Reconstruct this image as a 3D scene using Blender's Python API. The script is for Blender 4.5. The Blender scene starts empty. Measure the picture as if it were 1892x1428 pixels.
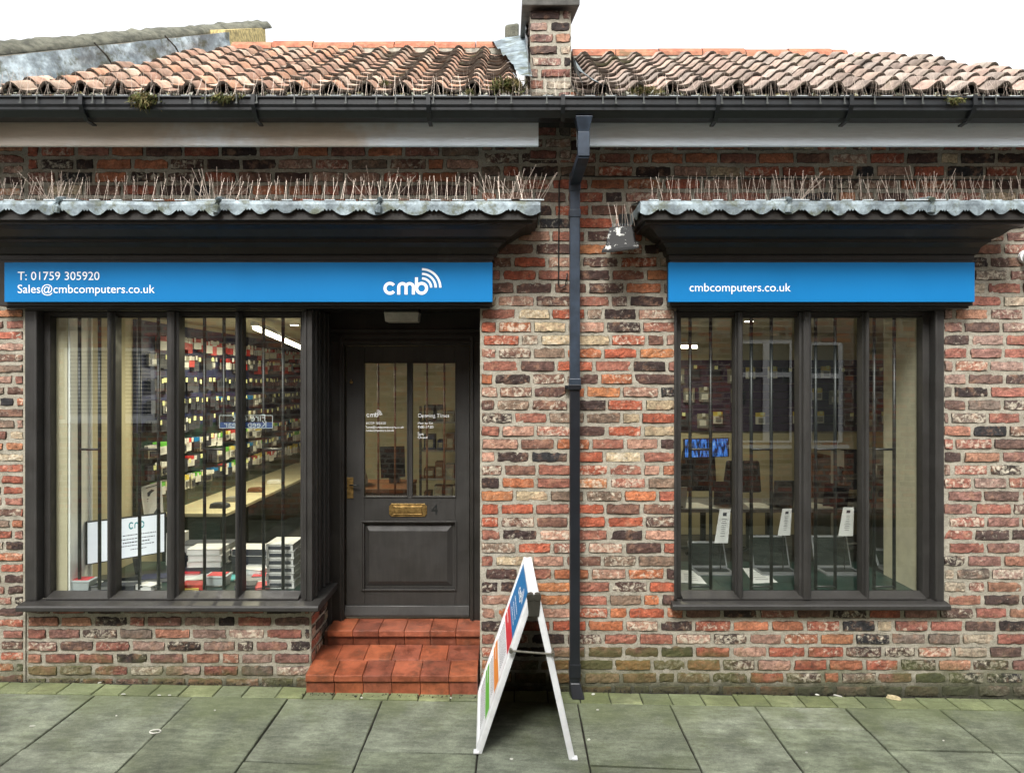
import bpy, math, random
from mathutils import Vector, noise
random.seed(7)
R = math.radians
S = bpy.context.scene
COL = S.collection
# ------------------------------------------------------------------ camera
F = 1400.0; CX = 950.0; CY = 702.0; HC = 2.08; D = 5.0      # focal length (px of a 1892 wide frame), principal point, eye height, distance to wall
cam_d = bpy.data.cameras.new('camera'); cam = bpy.data.objects.new('camera', cam_d); COL.objects.link(cam)
cam.location = (0, -D, HC); cam.rotation_euler = (R(90), 0, 0)
cam_d.sensor_width = 36; cam_d.lens = 36 * F / 1892
cam_d.shift_x = -(CX - 946) / 1892; cam_d.shift_y = -(714 - CY) / 1892
cam_d.clip_start = .05; cam_d.clip_end = 500
S.camera = cam
# ------------------------------------------------------------------ world and sun
w = bpy.data.worlds.new('World'); S.world = w; w.use_nodes = True
wt = w.node_tree; wt.nodes.clear()
sky = wt.nodes.new('ShaderNodeTexSky'); sky.sky_type = 'NISHITA'; sky.sun_disc = False
sky.sun_elevation = R(50); sky.sun_rotation = R(195); sky.dust_density = 3
hs = wt.nodes.new('ShaderNodeHueSaturation'); hs.inputs['Saturation'].default_value = .12
bg = wt.nodes.new('ShaderNodeBackground'); bg.inputs['Strength'].default_value = .15
wo = wt.nodes.new('ShaderNodeOutputWorld')
wt.links.new(sky.outputs[0], hs.inputs['Color']); wt.links.new(hs.outputs[0], bg.inputs[0]); wt.links.new(bg.outputs[0], wo.inputs[0])
sl = bpy.data.lights.new('sun', 'SUN'); sl.energy = 1.35; sl.angle = R(16); sl.color = (1, .965, .91)
so = bpy.data.objects.new('sun', sl); COL.objects.link(so)
so.rotation_euler = Vector((.20, .74, -.92)).to_track_quat('-Z', 'Y').to_euler()
S.view_settings.view_transform = 'Standard'; S.view_settings.look = 'None'
S.view_settings.exposure = 1.42; S.view_settings.gamma = 1
S.render.engine = 'CYCLES'
try:
    S.cycles.max_bounces = 10; S.cycles.transparent_max_bounces = 24
except Exception: pass

def P(px, py, Y):
    """world point seen at photo pixel (px, py) on the plane at depth Y behind the wall face"""
    d = D + Y
    return ((px - CX) * d / F, Y, HC - (py - CY) * d / F)
def PX(px, Y=0): return (px - CX) * (D + Y) / F
def PZ(py, Y=0): return HC - (py - CY) * (D + Y) / F
def gz(X): return .046 - .01746 * X                     # the pavement falls gently to the right

# ------------------------------------------------------------------ materials
class NT:
    def __init__(s, name):
        s.m = bpy.data.materials.new(name); s.m.use_nodes = True; s.t = s.m.node_tree; s.t.nodes.clear()
        s.out = s.t.nodes.new('ShaderNodeOutputMaterial')
    def n(s, typ, props=None, **inp):
        nd = s.t.nodes.new('ShaderNode' + typ)
        for k, v in (props or {}).items(): setattr(nd, k, v)
        for k, v in inp.items():
            k = k.replace('_', ' ')
            if k.startswith('i') and k[1:].isdigit(): sock = nd.inputs[int(k[1:])]
            else: sock = nd.inputs[k]
            if hasattr(v, 'links'): s.t.links.new(v, sock)
            else: sock.default_value = v
        return nd
    def pos(s): return s.n('NewGeometry').outputs['Position']
    def objc(s): return s.n('TexCoord').outputs['Object']
    def noise(s, scale, detail=5, rough=.6, vec=None, dist=0):
        return s.n('TexNoise', Vector=vec if vec is not None else s.pos(), Scale=scale, Detail=detail, Roughness=rough, Distortion=dist).outputs['Fac']
    def ramp(s, v, a, b, lo=0., hi=1., smooth=True):
        nd = s.n('MapRange', {'interpolation_type': 'SMOOTHSTEP' if smooth else 'LINEAR'}, Value=v)
        nd.inputs['From Min'].default_value = a; nd.inputs['From Max'].default_value = b
        nd.inputs['To Min'].default_value = lo; nd.inputs['To Max'].default_value = hi
        return nd.outputs[0]
    def math(s, op, a, b=0.): return s.n('Math', {'operation': op}, i0=a, i1=b).outputs[0]
    def mix(s, f, a, b, mode='MIX'):
        nd = s.n('Mix', {'data_type': 'RGBA', 'blend_type': mode})
        for i, v in ((0, f), (6, a), (7, b)):
            if hasattr(v, 'links'): s.t.links.new(v, nd.inputs[i])
            else: nd.inputs[i].default_value = v if i == 0 else (tuple(v) + (1,) if len(v) == 3 else v)
        return nd.outputs[2]
    def scale(s, col, f):
        nd = s.n('VectorMath', {'operation': 'SCALE'}, i0=col); s.t.links.new(f, nd.inputs['Scale']); return nd.outputs[0]
    def bump(s, h, strength=.5, dist=.004): return s.n('Bump', Height=h, Strength=strength, Distance=dist).outputs[0]
    def finish(s, col, rough=.7, nrm=None, **kw):
        b = s.n('BsdfPrincipled')
        for k, v in (('Base Color', col), ('Roughness', rough), ('Normal', nrm)) + tuple((k.replace('_', ' '), v) for k, v in kw.items()):
            if v is None: continue
            if hasattr(v, 'links'): s.t.links.new(v, b.inputs[k])
            else: b.inputs[k].default_value = tuple(v) + (1,) if isinstance(v, (tuple, list)) and len(v) == 3 else v
        s.t.links.new(b.outputs[0], s.out.inputs[0]); return s.m
    def surf(s, sh): s.t.links.new(sh.outputs[0], s.out.inputs[0]); return s.m

def simple(name, c, rough=.6, var=.25, sc=8, bump=.15, metal=0., coat=0.):
    t = NT(name); nz = t.noise(sc, 6); f = t.ramp(nz, .3, .7, 1 - var, 1 + var)
    v = t.n('RGB').outputs[0]; v.default_value = (*c, 1)
    col = t.scale(v, f)
    return t.finish(col, rough, t.bump(t.noise(sc * 14, 4), bump, .002), Metallic=metal, Coat_Weight=coat)
def emit(name, c, st):
    t = NT(name); return t.surf(t.n('Emission', Color=(*c, 1), Strength=st))

def m_brick():
    t = NT('old_brick'); p = t.pos()
    at = t.n('Attribute', {'attribute_name': 'bc'}); col = at.outputs['Color']; al = at.outputs['Alpha']
    n1 = t.noise(16, 8, .65); n2 = t.noise(70, 6, .7); n3 = t.noise(30, 9, .72, dist=.6)
    c = t.scale(col, t.ramp(n1, .25, .75, .55, 1.42)); c = t.scale(c, t.ramp(n2, .25, .75, .62, 1.32))
    gr = t.n('Mapping', Vector=p); gr.inputs['Scale'].default_value = (1.6, 1.6, .45); c = t.scale(c, t.ramp(t.noise(1.3, 6, .7, vec=gr.outputs[0]), .35, .62, .72, 1.06))
    c = t.mix(t.math('MULTIPLY', t.ramp(t.noise(11, 7, .7), .50, .66), .38), c, (.48, .27, .165)); c = t.mix(t.math('MULTIPLY', t.ramp(t.noise(13.7, 7, .7), .54, .68), .45), c, (.13, .07, .05))
    dm = t.math('MULTIPLY', t.ramp(t.noise(33, 9, .75), .54, .66), .75)
    c = t.mix(dm, c, (.045, .032, .028))
    wm = t.ramp(t.math('ADD', n3, t.math('MULTIPLY', al, .19)), .62, .78)
    c = t.mix(t.math('MULTIPLY', wm, .72), c, (.66, .60, .47))
    z = t.n('SeparateXYZ', Vector=p).outputs
    low = t.ramp(z[2], .0, .55, 1, 0)
    mossn = t.noise(3.2, 5, .6)
    xr = t.math('MULTIPLY', t.ramp(z[0], .0, .5), t.ramp(z[0], .8, 1.8, 1, 0))
    mm = t.ramp(t.math('ADD', t.math('ADD', mossn, t.math('MULTIPLY', low, .45)), t.math('MULTIPLY', t.math('MULTIPLY', xr, low), .5)), .74, .98)
    c = t.mix(t.math('MULTIPLY', mm, .68), c, (.085, .095, .028))
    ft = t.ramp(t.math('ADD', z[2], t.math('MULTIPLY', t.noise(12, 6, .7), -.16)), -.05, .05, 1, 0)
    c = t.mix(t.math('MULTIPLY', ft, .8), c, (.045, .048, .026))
    h = t.math('ADD', t.math('MULTIPLY', t.noise(45, 6, .7), 1.), t.math('MULTIPLY', t.noise(190, 3), .3))
    return t.finish(c, .88, t.bump(h, .9, .007))
def m_mortar():
    t = NT('lime_mortar'); p = t.pos(); n1 = t.noise(9, 7, .7); n2 = t.noise(120, 4)
    c = t.mix(t.ramp(n1, .35, .7), (.40, .37, .30), (.27, .25, .195)); c = t.scale(c, t.ramp(n2, .3, .7, .8, 1.15))
    z = t.n('SeparateXYZ', Vector=p).outputs
    low = t.ramp(z[2], .0, .5, 1, 0)
    mm = t.ramp(t.math('ADD', t.noise(4, 5), t.math('MULTIPLY', low, .5)), .78, 1.02)
    c = t.mix(t.math('MULTIPLY', mm, .6), c, (.08, .09, .035))
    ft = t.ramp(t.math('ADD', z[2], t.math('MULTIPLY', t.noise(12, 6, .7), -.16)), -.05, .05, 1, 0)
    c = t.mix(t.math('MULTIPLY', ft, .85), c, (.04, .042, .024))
    return t.finish(c, .95, t.bump(t.noise(70, 6, .7), 1., .006))
def m_tile(grey=0.):
    t = NT('clay_pantile'); col = t.n('Attribute', {'attribute_name': 'bc'}).outputs['Color']
    c = t.scale(col, t.ramp(t.noise(10, 8, .7), .3, .7, .5, 1.35))
    li = t.ramp(t.noise(26, 9, .75), .54, .68)
    c = t.mix(t.math('MULTIPLY', li, .5), c, (.30, .28, .21))
    c = t.mix(t.math('MULTIPLY', t.ramp(t.noise(5, 8, .7), .55, .7), .6), c, (.05, .04, .025))
    c = t.mix(t.math('MULTIPLY', t.ramp(t.noise(2.3, 8, .75), .56, .70), .6), c, (.08, .085, .035))
    return t.finish(c, .85, t.bump(t.noise(60, 6, .7), .8, .004))
def m_lead(k=1.):
    t = NT('weathered_lead'); n1 = t.noise(5, 7, .65); n2 = t.noise(24, 8, .7)
    c = t.mix(t.ramp(n1, .4, .6), (.12 * k, .15 * k, .165 * k), (.29 * k, .355 * k, .385 * k)); c = t.scale(c, t.ramp(n2, .3, .7, .7, 1.25))
    c = t.mix(t.math('MULTIPLY', t.ramp(t.noise(7.3, 8, .75), .48, .62), .8), c, (.085, .095, .05))
    return t.finish(c, .55, t.bump(t.noise(18, 5), .7, .008), Metallic=.15)
def m_slab():
    t = NT('stone_flags'); col = t.n('Attribute', {'attribute_name': 'bc'}).outputs['Color']; p = t.pos()
    st = t.n('Mapping', Vector=p); st.inputs['Scale'].default_value = (.5, 1.6, 1); st.inputs['Rotation'].default_value = (0, 0, .5)
    n1 = t.noise(3.5, 8, .65); n2 = t.noise(14, 9, .7, vec=st.outputs[0]); n3 = t.noise(230, 3)
    c = t.scale(col, t.ramp(n1, .3, .7, .60, 1.30)); c = t.scale(c, t.ramp(n2, .3, .7, .70, 1.25)); c = t.scale(c, t.ramp(n3, .3, .7, .72, 1.22)); c = t.scale(c, t.ramp(t.noise(45, 8, .8), .3, .7, .8, 1.18))
    y = t.n('SeparateXYZ', Vector=p).outputs[1]
    g = t.ramp(t.math('ADD', t.noise(2.6, 6, .65), t.ramp(y, -.75, -.05, 0, .25)), .46, .80)
    c = t.mix(t.math('MULTIPLY', g, .55), c, (.125, .152, .060))
    c = t.mix(t.math('MULTIPLY', t.ramp(t.noise(60, 9, .78), .56, .68), .38), c, (.27, .28, .23))
    c = t.mix(t.math('MULTIPLY', t.ramp(t.noise(1.9, 8, .75), .52, .66), .35), c, (.085, .095, .062))
    return t.finish(c, .82, t.bump(t.math('ADD', t.noise(25, 8, .75), t.math('MULTIPLY', n3, .4)), .9, .006))
def m_terracotta():
    t = NT('red_quarry_tile'); col = t.n('Attribute', {'attribute_name': 'bc'}).outputs['Color']
    n1 = t.noise(8, 8, .7); n2 = t.noise(35, 8, .7)
    c = t.scale(col, t.ramp(n1, .3, .7, .5, 1.35)); c = t.mix(t.math('MULTIPLY', t.ramp(n2, .60, .72), .35), c, (.30, .17, .11))
    c = t.mix(t.math('MULTIPLY', t.ramp(t.noise(4.5, 9, .78), .50, .66), .6), c, (.085, .045, .028))
    return t.finish(c, t.ramp(n1, .3, .7, .28, .6), t.bump(n2, .6, .005))
def m_glass():
    t = NT('window_glass'); lw = t.n('LayerWeight', Blend=.5).outputs['Facing']
    wob = t.bump(t.noise(1.6, 1), .03, .012)
    f = t.math('ADD', t.math('MULTIPLY', t.math('POWER', lw, 5.), .85), .15)
    g = t.n('BsdfGlossy', Color=(1, 1, 1, 1), Roughness=.0, Normal=wob); tr = t.n('BsdfTransparent', Color=(.93, .96, .94, 1))
    mx = t.n('MixShader'); t.t.links.new(f, mx.inputs[0]); t.t.links.new(tr.outputs[0], mx.inputs[1]); t.t.links.new(g.outputs[0], mx.inputs[2])
    return t.surf(mx)
def m_fascia():
    t = NT('weathered_cream_paint'); p = t.pos(); st = t.n('Mapping', Vector=p); st.inputs['Scale'].default_value = (1, 1, 9)
    xx = t.n('SeparateXYZ', Vector=p).outputs[0]; c = t.mix(t.ramp(t.math('ADD', t.noise(1.2, 5), t.ramp(xx, -3.2, 1.2, .22, -.25)), .42, .62), (.78, .87, .93), (.60, .54, .46))
    c = t.scale(c, t.ramp(t.noise(7, 8, .7, vec=st.outputs[0]), .3, .7, .93, 1.05))
    c = t.mix(t.math('MULTIPLY', t.ramp(t.noise(28, 8, .75), .66, .72), .7), c, (.12, .10, .08))
    return t.finish(c, .5, t.bump(t.noise(30, 5, vec=st.outputs[0]), .2, .003))
def m_coping():
    t = NT('mossy_coping_stone'); n = t.noise(9, 9, .72)
    c = t.mix(t.ramp(n, .35, .65), (.07, .072, .055), (.20, .20, .15)); c = t.mix(t.ramp(t.noise(30, 8, .75), .62, .7), c, (.34, .35, .27))
    return t.finish(c, .95, t.bump(t.noise(22, 9, .75), 1., .03))
def m_cream_wall():
    t = NT('cream_painted_wall'); c = t.mix(t.ramp(t.noise(2, 5), .3, .7), (.60, .55, .38), (.52, .47, .32))
    bt = t.n('TexBrick', Vector=t.n('Mapping', Vector=t.pos(), Rotation=(R(90), 0, 0)).outputs[0], Scale=1.)
    bt.inputs['Brick Width'].default_value = .225; bt.inputs['Row Height'].default_value = .08; bt.inputs['Mortar Size'].default_value = .006; bt.inputs['Mortar Smooth'].default_value = .6
    return t.finish(c, .7, t.bump(bt.outputs['Fac'], -.6, .012))
def m_sign():
    t = NT('blue_vinyl'); c = t.mix(t.ramp(t.noise(.9, 4), .3, .7), (.004, .160, .41), (.005, .172, .44))
    return t.finish(c, .45, None, Specular_IOR_Level=.25)
def m_peel():
    t = NT('peeling_black_paint'); c = t.mix(t.ramp(t.noise(16, 8, .7), .56, .60), (.012, .012, .012), (.50, .50, .47))
    return t.finish(c, .7, t.bump(t.noise(16, 8, .7), .4, .004))
def m_paint(c0, rough):
    t = NT('aged_dark_paint'); p = t.pos(); st = t.n('Mapping', Vector=p); st.inputs['Scale'].default_value = (9, 9, .8)
    v = t.n('RGB').outputs[0]; v.default_value = (*c0, 1)
    c = t.scale(v, t.ramp(t.noise(4, 6, .65), .3, .7, .86, 1.15)); c = t.scale(c, t.ramp(t.noise(6, 6, .7, vec=st.outputs[0]), .3, .7, .85, 1.18))
    c = t.mix(t.math('MULTIPLY', t.ramp(t.noise(2.6, 9, .78), .58, .72), .35), c, (.085, .08, .07))
    c = t.mix(t.math('MULTIPLY', t.ramp(t.noise(90, 5, .8), .74, .78), .5), c, (.16, .14, .11))
    return t.finish(c, t.ramp(t.noise(7, 5), .3, .7, rough - .08, rough + .14), t.bump(t.noise(30, 5, .7, vec=st.outputs[0]), .12, .002))
M = dict(
    brick=m_brick(), mortar=m_mortar(), tile=m_tile(), lead=m_lead(), slab=m_slab(), terracotta=m_terracotta(), glass=m_glass(),
    fascia=m_fascia(), coping=m_coping(), cream=m_cream_wall(),
    paint=m_paint((.027, .0255, .0232), .5),
    paint2=m_paint((.018, .016, .0135), .45),
    black=simple('black_plastic', (.012, .014, .018), .32, .2, 6, .05),
    pipe=simple('sky_tinted_pipe', (.028, .040, .058), .36, .35, 12, .12),  # blue cast is the sky's reflection painted into the pipe colour
    guttr=simple('black_gutter', (.010, .012, .014), .38, .3, 12, .12),
    iron=simple('black_iron', (.010, .012, .012), .4, .2),
    dirt=simple('dark_soil', (.025, .023, .017), .95, .5, 30, .8),
    blue=m_sign(),
    white=simple('white_vinyl', (.93, .95, .97), .5, .02, 3, .0),
    whitep=simple('white_plastic', (.84, .86, .87), .35, .1, 9, .1),
    brass=simple('brass', (.36, .235, .085), .4, .45, 30, .2, .85),
    wire=simple('rusty_wire', (.52, .43, .36), .4, .2, 30, 0, .3),
    clip=simple('dull_clip', (.055, .06, .055), .5, .2),
    moss=simple('green_moss', (.075, .085, .02), .95, .5, 40, .5), drymoss=simple('dry_moss', (.16, .13, .05), .95, .5, 40, .5),
    red=simple('red_card', (.48, .03, .03), .45, .2), green=simple('green_print', (.13, .48, .06), .5, .05), orange=simple('orange_print', (.80, .27, .04), .5, .05),
    dred=simple('red_print', (.62, .03, .045), .5, .05),
    paper=simple('white_paper', (.66, .66, .64), .6, .06), grey=simple('grey_plastic', (.22, .22, .22), .4, .15), ink=simple('dark_ink', (.03, .035, .05), .6, .1),
    teal=simple('teal_ink', (.05, .35, .38), .6, .1), yellow=simple('yellow_card', (.66, .52, .10), .5, .2), tag=simple('price_card', (.72, .74, .38), .5, .15),
    navy=simple('navy_board', (.014, .020, .075), .5, .3), dkgreen=simple('dark_green_board', (.007, .028, .022), .35, .3),
    purple=simple('purple_slatwall', (.055, .03, .075), .5, .25), silver=simple('silver_laptop', (.30, .31, .32), .35, .05, 9, 0, .5),
    ceiling=simple('ceiling_cream', (.62, .58, .42), .8, .08), floor=simple('dark_floor', (.05, .045, .04), .6, .3),
    wood=simple('cream_worktop', (.55, .50, .34), .4, .08), brown=simple('brown_wood', (.13, .055, .025), .5, .3, 20),
    clear=simple('frosted_plastic', (.50, .55, .56), .3, .1), diffuser=simple('old_diffuser', (.42, .40, .34), .4, .2),
    tube=emit('lit_tube', (1, .92, .66), 4), spot=emit('lit_spot', (1, .93, .75), 4), asphalt=simple('road_asphalt', (.06, .06, .058), .9, .3, 12, .6),
    upvc=simple('white_window_paint', (.88, .90, .88), .4, .05), blind=simple('white_blind', (.70, .70, .66), .5, .08),
    obscure=simple('net_curtain', (.10, .12, .11), .25, .5, 40, .6), stone=simple('grey_stone', (.20, .19, .17), .9, .3, 12, .5),
    slate=simple('grey_slate', (.10, .10, .11), .7, .3, 9, .5), lichen=simple('yellow_lichen_render', (.50, .40, .17), .9, .55, 26, .9), scrap=simple('pale_scrap', (.62, .62, .55), .8, .2), peel=simple('dry_leaf', (.50, .42, .25), .8, .4, 40),
    card=simple('grey_card', (.26, .25, .20), .6, .4, 18), grit=simple('pale_lichen_grit', (.34, .36, .28), .9, .4, 40), grout=simple('grout', (.16, .08, .05), .9, .3, 20))

# ------------------------------------------------------------------ mesh builder
class MB:
    def __init__(s): s.v = []; s.f = []; s.m = []; s.c = []
    def quad(s, a, b, c, d, mi=0, col=None):
        i = len(s.v); s.v += [tuple(a), tuple(b), tuple(c), tuple(d)]; s.f.append((i, i + 1, i + 2, i + 3)); s.m.append(mi); s.c.append(col)
    def poly(s, pts, mi=0, col=None):
        i = len(s.v); s.v += [tuple(p) for p in pts]; s.f.append(tuple(range(i, i + len(pts)))); s.m.append(mi); s.c.append(col)
    def box(s, x0, x1, y0, y1, z0, z1, mi=0, col=None):
        i = len(s.v)
        s.v += [(x, y, z) for x in (x0, x1) for y in (y0, y1) for z in (z0, z1)]
        for f in ((0, 1, 3, 2), (4, 6, 7, 5), (0, 4, 5, 1), (2, 3, 7, 6), (0, 2, 6, 4), (1, 5, 7, 3)):
            s.f.append(tuple(i + k for k in f)); s.m.append(mi); s.c.append(col)
        return s
    def hexa(s, b, t, mi=0, col=None):
        """b, t: four points each, same winding"""
        i = len(s.v); s.v += [tuple(p) for p in b] + [tuple(p) for p in t]
        for f in ((3, 2, 1, 0), (4, 5, 6, 7), (0, 1, 5, 4), (1, 2, 6, 5), (2, 3, 7, 6), (3, 0, 4, 7)):
            s.f.append(tuple(i + k for k in f)); s.m.append(mi); s.c.append(col)
        return s
    def prism(s, prof, a, b, mi=0, mapf=None):
        """prof = closed 2D outline, extruded from parameter a to b; mapf(u, v, t) -> point"""
        n = len(prof); i = len(s.v)
        for t in (a, b): s.v += [tuple(mapf(u, v, t)) for u, v in prof]
        for k in range(n):
            s.f.append((i + k, i + (k + 1) % n, i + n + (k + 1) % n, i + n + k)); s.m.append(mi); s.c.append(None)
        s.f.append(tuple(range(i + n - 1, i - 1, -1))); s.m.append(mi); s.c.append(None)
        s.f.append(tuple(range(i + n, i + 2 * n))); s.m.append(mi); s.c.append(None)
        return s
    def tube(s, pts, r, seg=8, mi=0, col=None, cap=True):
        pts = [Vector(p) for p in pts]; rings = []
        rr = r if isinstance(r, (list, tuple)) else [r] * len(pts)
        for k, p in enumerate(pts):
            d = (pts[min(k + 1, len(pts) - 1)] - pts[max(k - 1, 0)]).normalized()
            up = Vector((0, 0, 1)) if abs(d.z) < .9 else Vector((0, 1, 0))
            a = d.cross(up).normalized(); b = d.cross(a)
            base = len(s.v)
            for q in range(seg):
                th = 2 * math.pi * q / seg + (math.pi / 4 if seg == 4 else 0)
                s.v.append(tuple(p + a * math.cos(th) * rr[k] + b * math.sin(th) * rr[k]))
            rings.append(base)
        for k in range(len(rings) - 1):
            for q in range(seg):
                s.f.append((rings[k] + q, rings[k] + (q + 1) % seg, rings[k + 1] + (q + 1) % seg, rings[k + 1] + q)); s.m.append(mi); s.c.append(col)
        if cap:
            for b0 in (rings[0], rings[-1]): s.f.append(tuple(b0 + q for q in range(seg))); s.m.append(mi); s.c.append(col)
        return s
    def build(s, name, mats, parent=None, smooth=False, bevel=0, at=None, loc=None):
        me = bpy.data.meshes.new(name)
        vs = s.v
        if at: vs = [(x - at[0], y - at[1], z - at[2]) for x, y, z in vs]
        me.from_pydata(vs, [], s.f)
        mats = mats if isinstance(mats, (list, tuple)) else [mats]
        for m in mats: me.materials.append(m)
        me.polygons.foreach_set('material_index', s.m)
        if any(c is not None for c in s.c):
            at_ = me.color_attributes.new('bc', 'FLOAT_COLOR', 'CORNER'); dat = []
            for f, c in zip(s.f, s.c): dat += list(c or (.4, .35, .3, 0)) * len(f)
            at_.data.foreach_set('color', dat)
        if smooth: me.polygons.foreach_set('use_smooth', [True] * len(s.f))
        import bmesh
        bm = bmesh.new(); bm.from_mesh(me); bmesh.ops.recalc_face_normals(bm, faces=bm.faces); bm.to_mesh(me); bm.free()
        o = bpy.data.objects.new(name, me); COL.objects.link(o)
        if parent: o.parent = parent
        if at:
            l = Vector(at)
            if parent: l = l - OFF.get(parent.name, Vector((0, 0, 0)))
            o.location = l; OFF[o.name] = Vector(at)
        elif parent and OFF.get(parent.name): o.location = -OFF[parent.name]
        if loc: o.location = loc
        if bevel:
            b = o.modifiers.new('bevel', 'BEVEL'); b.width = bevel; b.segments = 2; b.limit_method = 'ANGLE'
        return o
OFF = {}
def thing(name, label, cat, loc=(0, 0, 0), group=None):
    o = bpy.data.objects.new(name, None); o.empty_display_size = .1; COL.objects.link(o); o.location = loc; OFF[o.name] = Vector(loc)
    return tag(o, label, cat, group)
def tag(o, label=None, cat=None, group=None, kind=None):
    if label: o['label'] = label
    if cat: o['category'] = cat
    if group: o['group'] = group
    if kind: o['kind'] = kind
    return o

def text_obj(name, s, x0, x1, zb, y, mat, parent, ex=.0012, flip=False, mapf=None):
    """lettering fitted between x0 and x1 with its baseline at zb on plane y"""
    cu = bpy.data.curves.new('t', 'FONT'); cu.body = s; cu.resolution_u = 4
    ob = bpy.data.objects.new('t', cu); COL.objects.link(ob)
    dg = bpy.context.evaluated_depsgraph_get(); me = bpy.data.meshes.new_from_object(ob.evaluated_get(dg))
    bpy.data.objects.remove(ob)
    xs = [v.co.x for v in me.vertices]; a, b = min(xs), max(xs); k = (x1 - x0) / (b - a)
    mb = MB()
    pts = []
    for v in me.vertices:
        q = (x0 + (v.co.x - a) * k, y, zb + v.co.y * k)
        if flip: q = (x1 - (q[0] - x0), y, q[2])
        if mapf: q = mapf((v.co.x - a) * k, v.co.y * k)
        pts.append(q)
    mb.v = pts; mb.f = [tuple(p.vertices) for p in me.polygons]; mb.m = [0] * len(mb.f); mb.c = [None] * len(mb.f)
    return mb.build(name, mat, parent)

def stroke(mb, pts, w, put):
    L = []
    for k, p in enumerate(pts):
        a = Vector(pts[max(k - 1, 0)]); b = Vector(pts[min(k + 1, len(pts) - 1)]); d = (b - a).normalized(); n = Vector((-d.y, d.x)) * w / 2
        p = Vector(p); L.append((p + n, p - n))
    for k in range(len(L) - 1): mb.quad(put(*L[k][0]), put(*L[k][1]), put(*L[k + 1][1]), put(*L[k + 1][0]))
def arc(cx, cy, r, a0, a1, n=24): return [(cx + r * math.cos(R(a0 + (a1 - a0) * k / n)), cy - r * math.sin(R(a0 + (a1 - a0) * k / n))) for k in range(n + 1)]
def logo(parent, x0, ztop, sc, y, mat):
    """three rounded letters c m b with three quarter arcs; units: crop pixels from (440, 85)"""
    mb = MB(); put = lambda u, v: (x0 + (u - 440) * sc, y, ztop - (v - 82) * sc)
    W = 16.5
    stroke(mb, arc(477, 188, 27, 38, 322, 30), W, put)
    stroke(mb, [(525, 222)] + arc(545, 182, 20, 180, 0, 16) + [(565, 222)], W, put)
    stroke(mb, arc(585, 182, 20, 180, 0, 16) + [(605, 222)], W, put)
    stroke(mb, [(622, 128), (622, 188)] , W, put)
    mb2 = arc(650, 188, 27, 0, 360, 40); stroke(mb, mb2, W, put)
    for r in (50, 75, 100): stroke(mb, arc(652, 184, r, 90, 0, 20), 12.5, put)
    # hair offsets so overlapping strokes never share a plane
    out = MB(); out.f = mb.f; out.m = mb.m; out.c = mb.c
    out.v = [(a, b - .00005 * (i // 4 % 7), c) for i, (a, b, c) in enumerate(mb.v)]
    return out.build('logo', mat, parent)

# ------------------------------------------------------------------ bricks
PAL = [((.42, .090, .034), 23), ((.47, .14, .045), 15), ((.33, .115, .070), 15), ((.42, .22, .145), 14), ((.045, .024, .020), 11), ((.095, .045, .034), 13),
       ((.18, .082, .052), 13), ((.22, .145, .095), 8), ((.50, .38, .22), 6), ((.022, .022, .025), 5), ((.50, .18, .055), 5)]
def pick(pal=PAL, mute=0.):
    tot = sum(wt_ for _, wt_ in pal); r = random.random() * tot
    for c, wt_ in pal:
        r -= wt_
        if r <= 0: break
    k = random.uniform(.82, 1.18); c = [x * k for x in c]
    g = sum(c) / 3 * .9; c = [x * (1 - mute) + g * mute for x in c]
    wgt = random.random() ** 1.6
    return (*c, wgt)
def bricks(mb, mapf, u0, u1, z0, z1, pu, pz, holes=(), mute=lambda u, z: 0., nx=13, nz=6, joint=.0135, jh=.0115, seed=0, mimort=1, amp=.0028, tone=1.):
    row = 0; z = z0
    while z < z1 - .01:
        ze = min(z + pz, z1); zc = (z + ze) / 2
        iv = [(u0, u1)]
        for (a, b, c, d) in holes:
            if c < zc < d:
                nv = []
                for (p, q) in iv:
                    if b <= p or a >= q: nv.append((p, q)); continue
                    if a > p: nv.append((p, a))
                    if b < q: nv.append((b, q))
                iv = nv
        off = (row % 2) * pu / 2 + random.uniform(-.03, .03)
        for (p, q) in iv:
            u = p - ((p - u0 + off) % pu)
            while u < q:
                L = pu * random.uniform(.93, 1.07)
                if random.random() < .10: L *= .52
                a, b = max(u, p), min(u + L, q)
                if q - b < .05: b = q
                if b - a > .035:
                    one(mb, mapf, a + joint * random.uniform(.3, .55), b - joint * random.uniform(.3, .55), z + jh * random.uniform(.38, .62), ze - jh * random.uniform(.38, .62), nx if b - a > .12 else max(3, nx // 2), nz, mute((a + b) / 2, zc), amp, tone)
                u += L
        z = ze; row += 1
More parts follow.
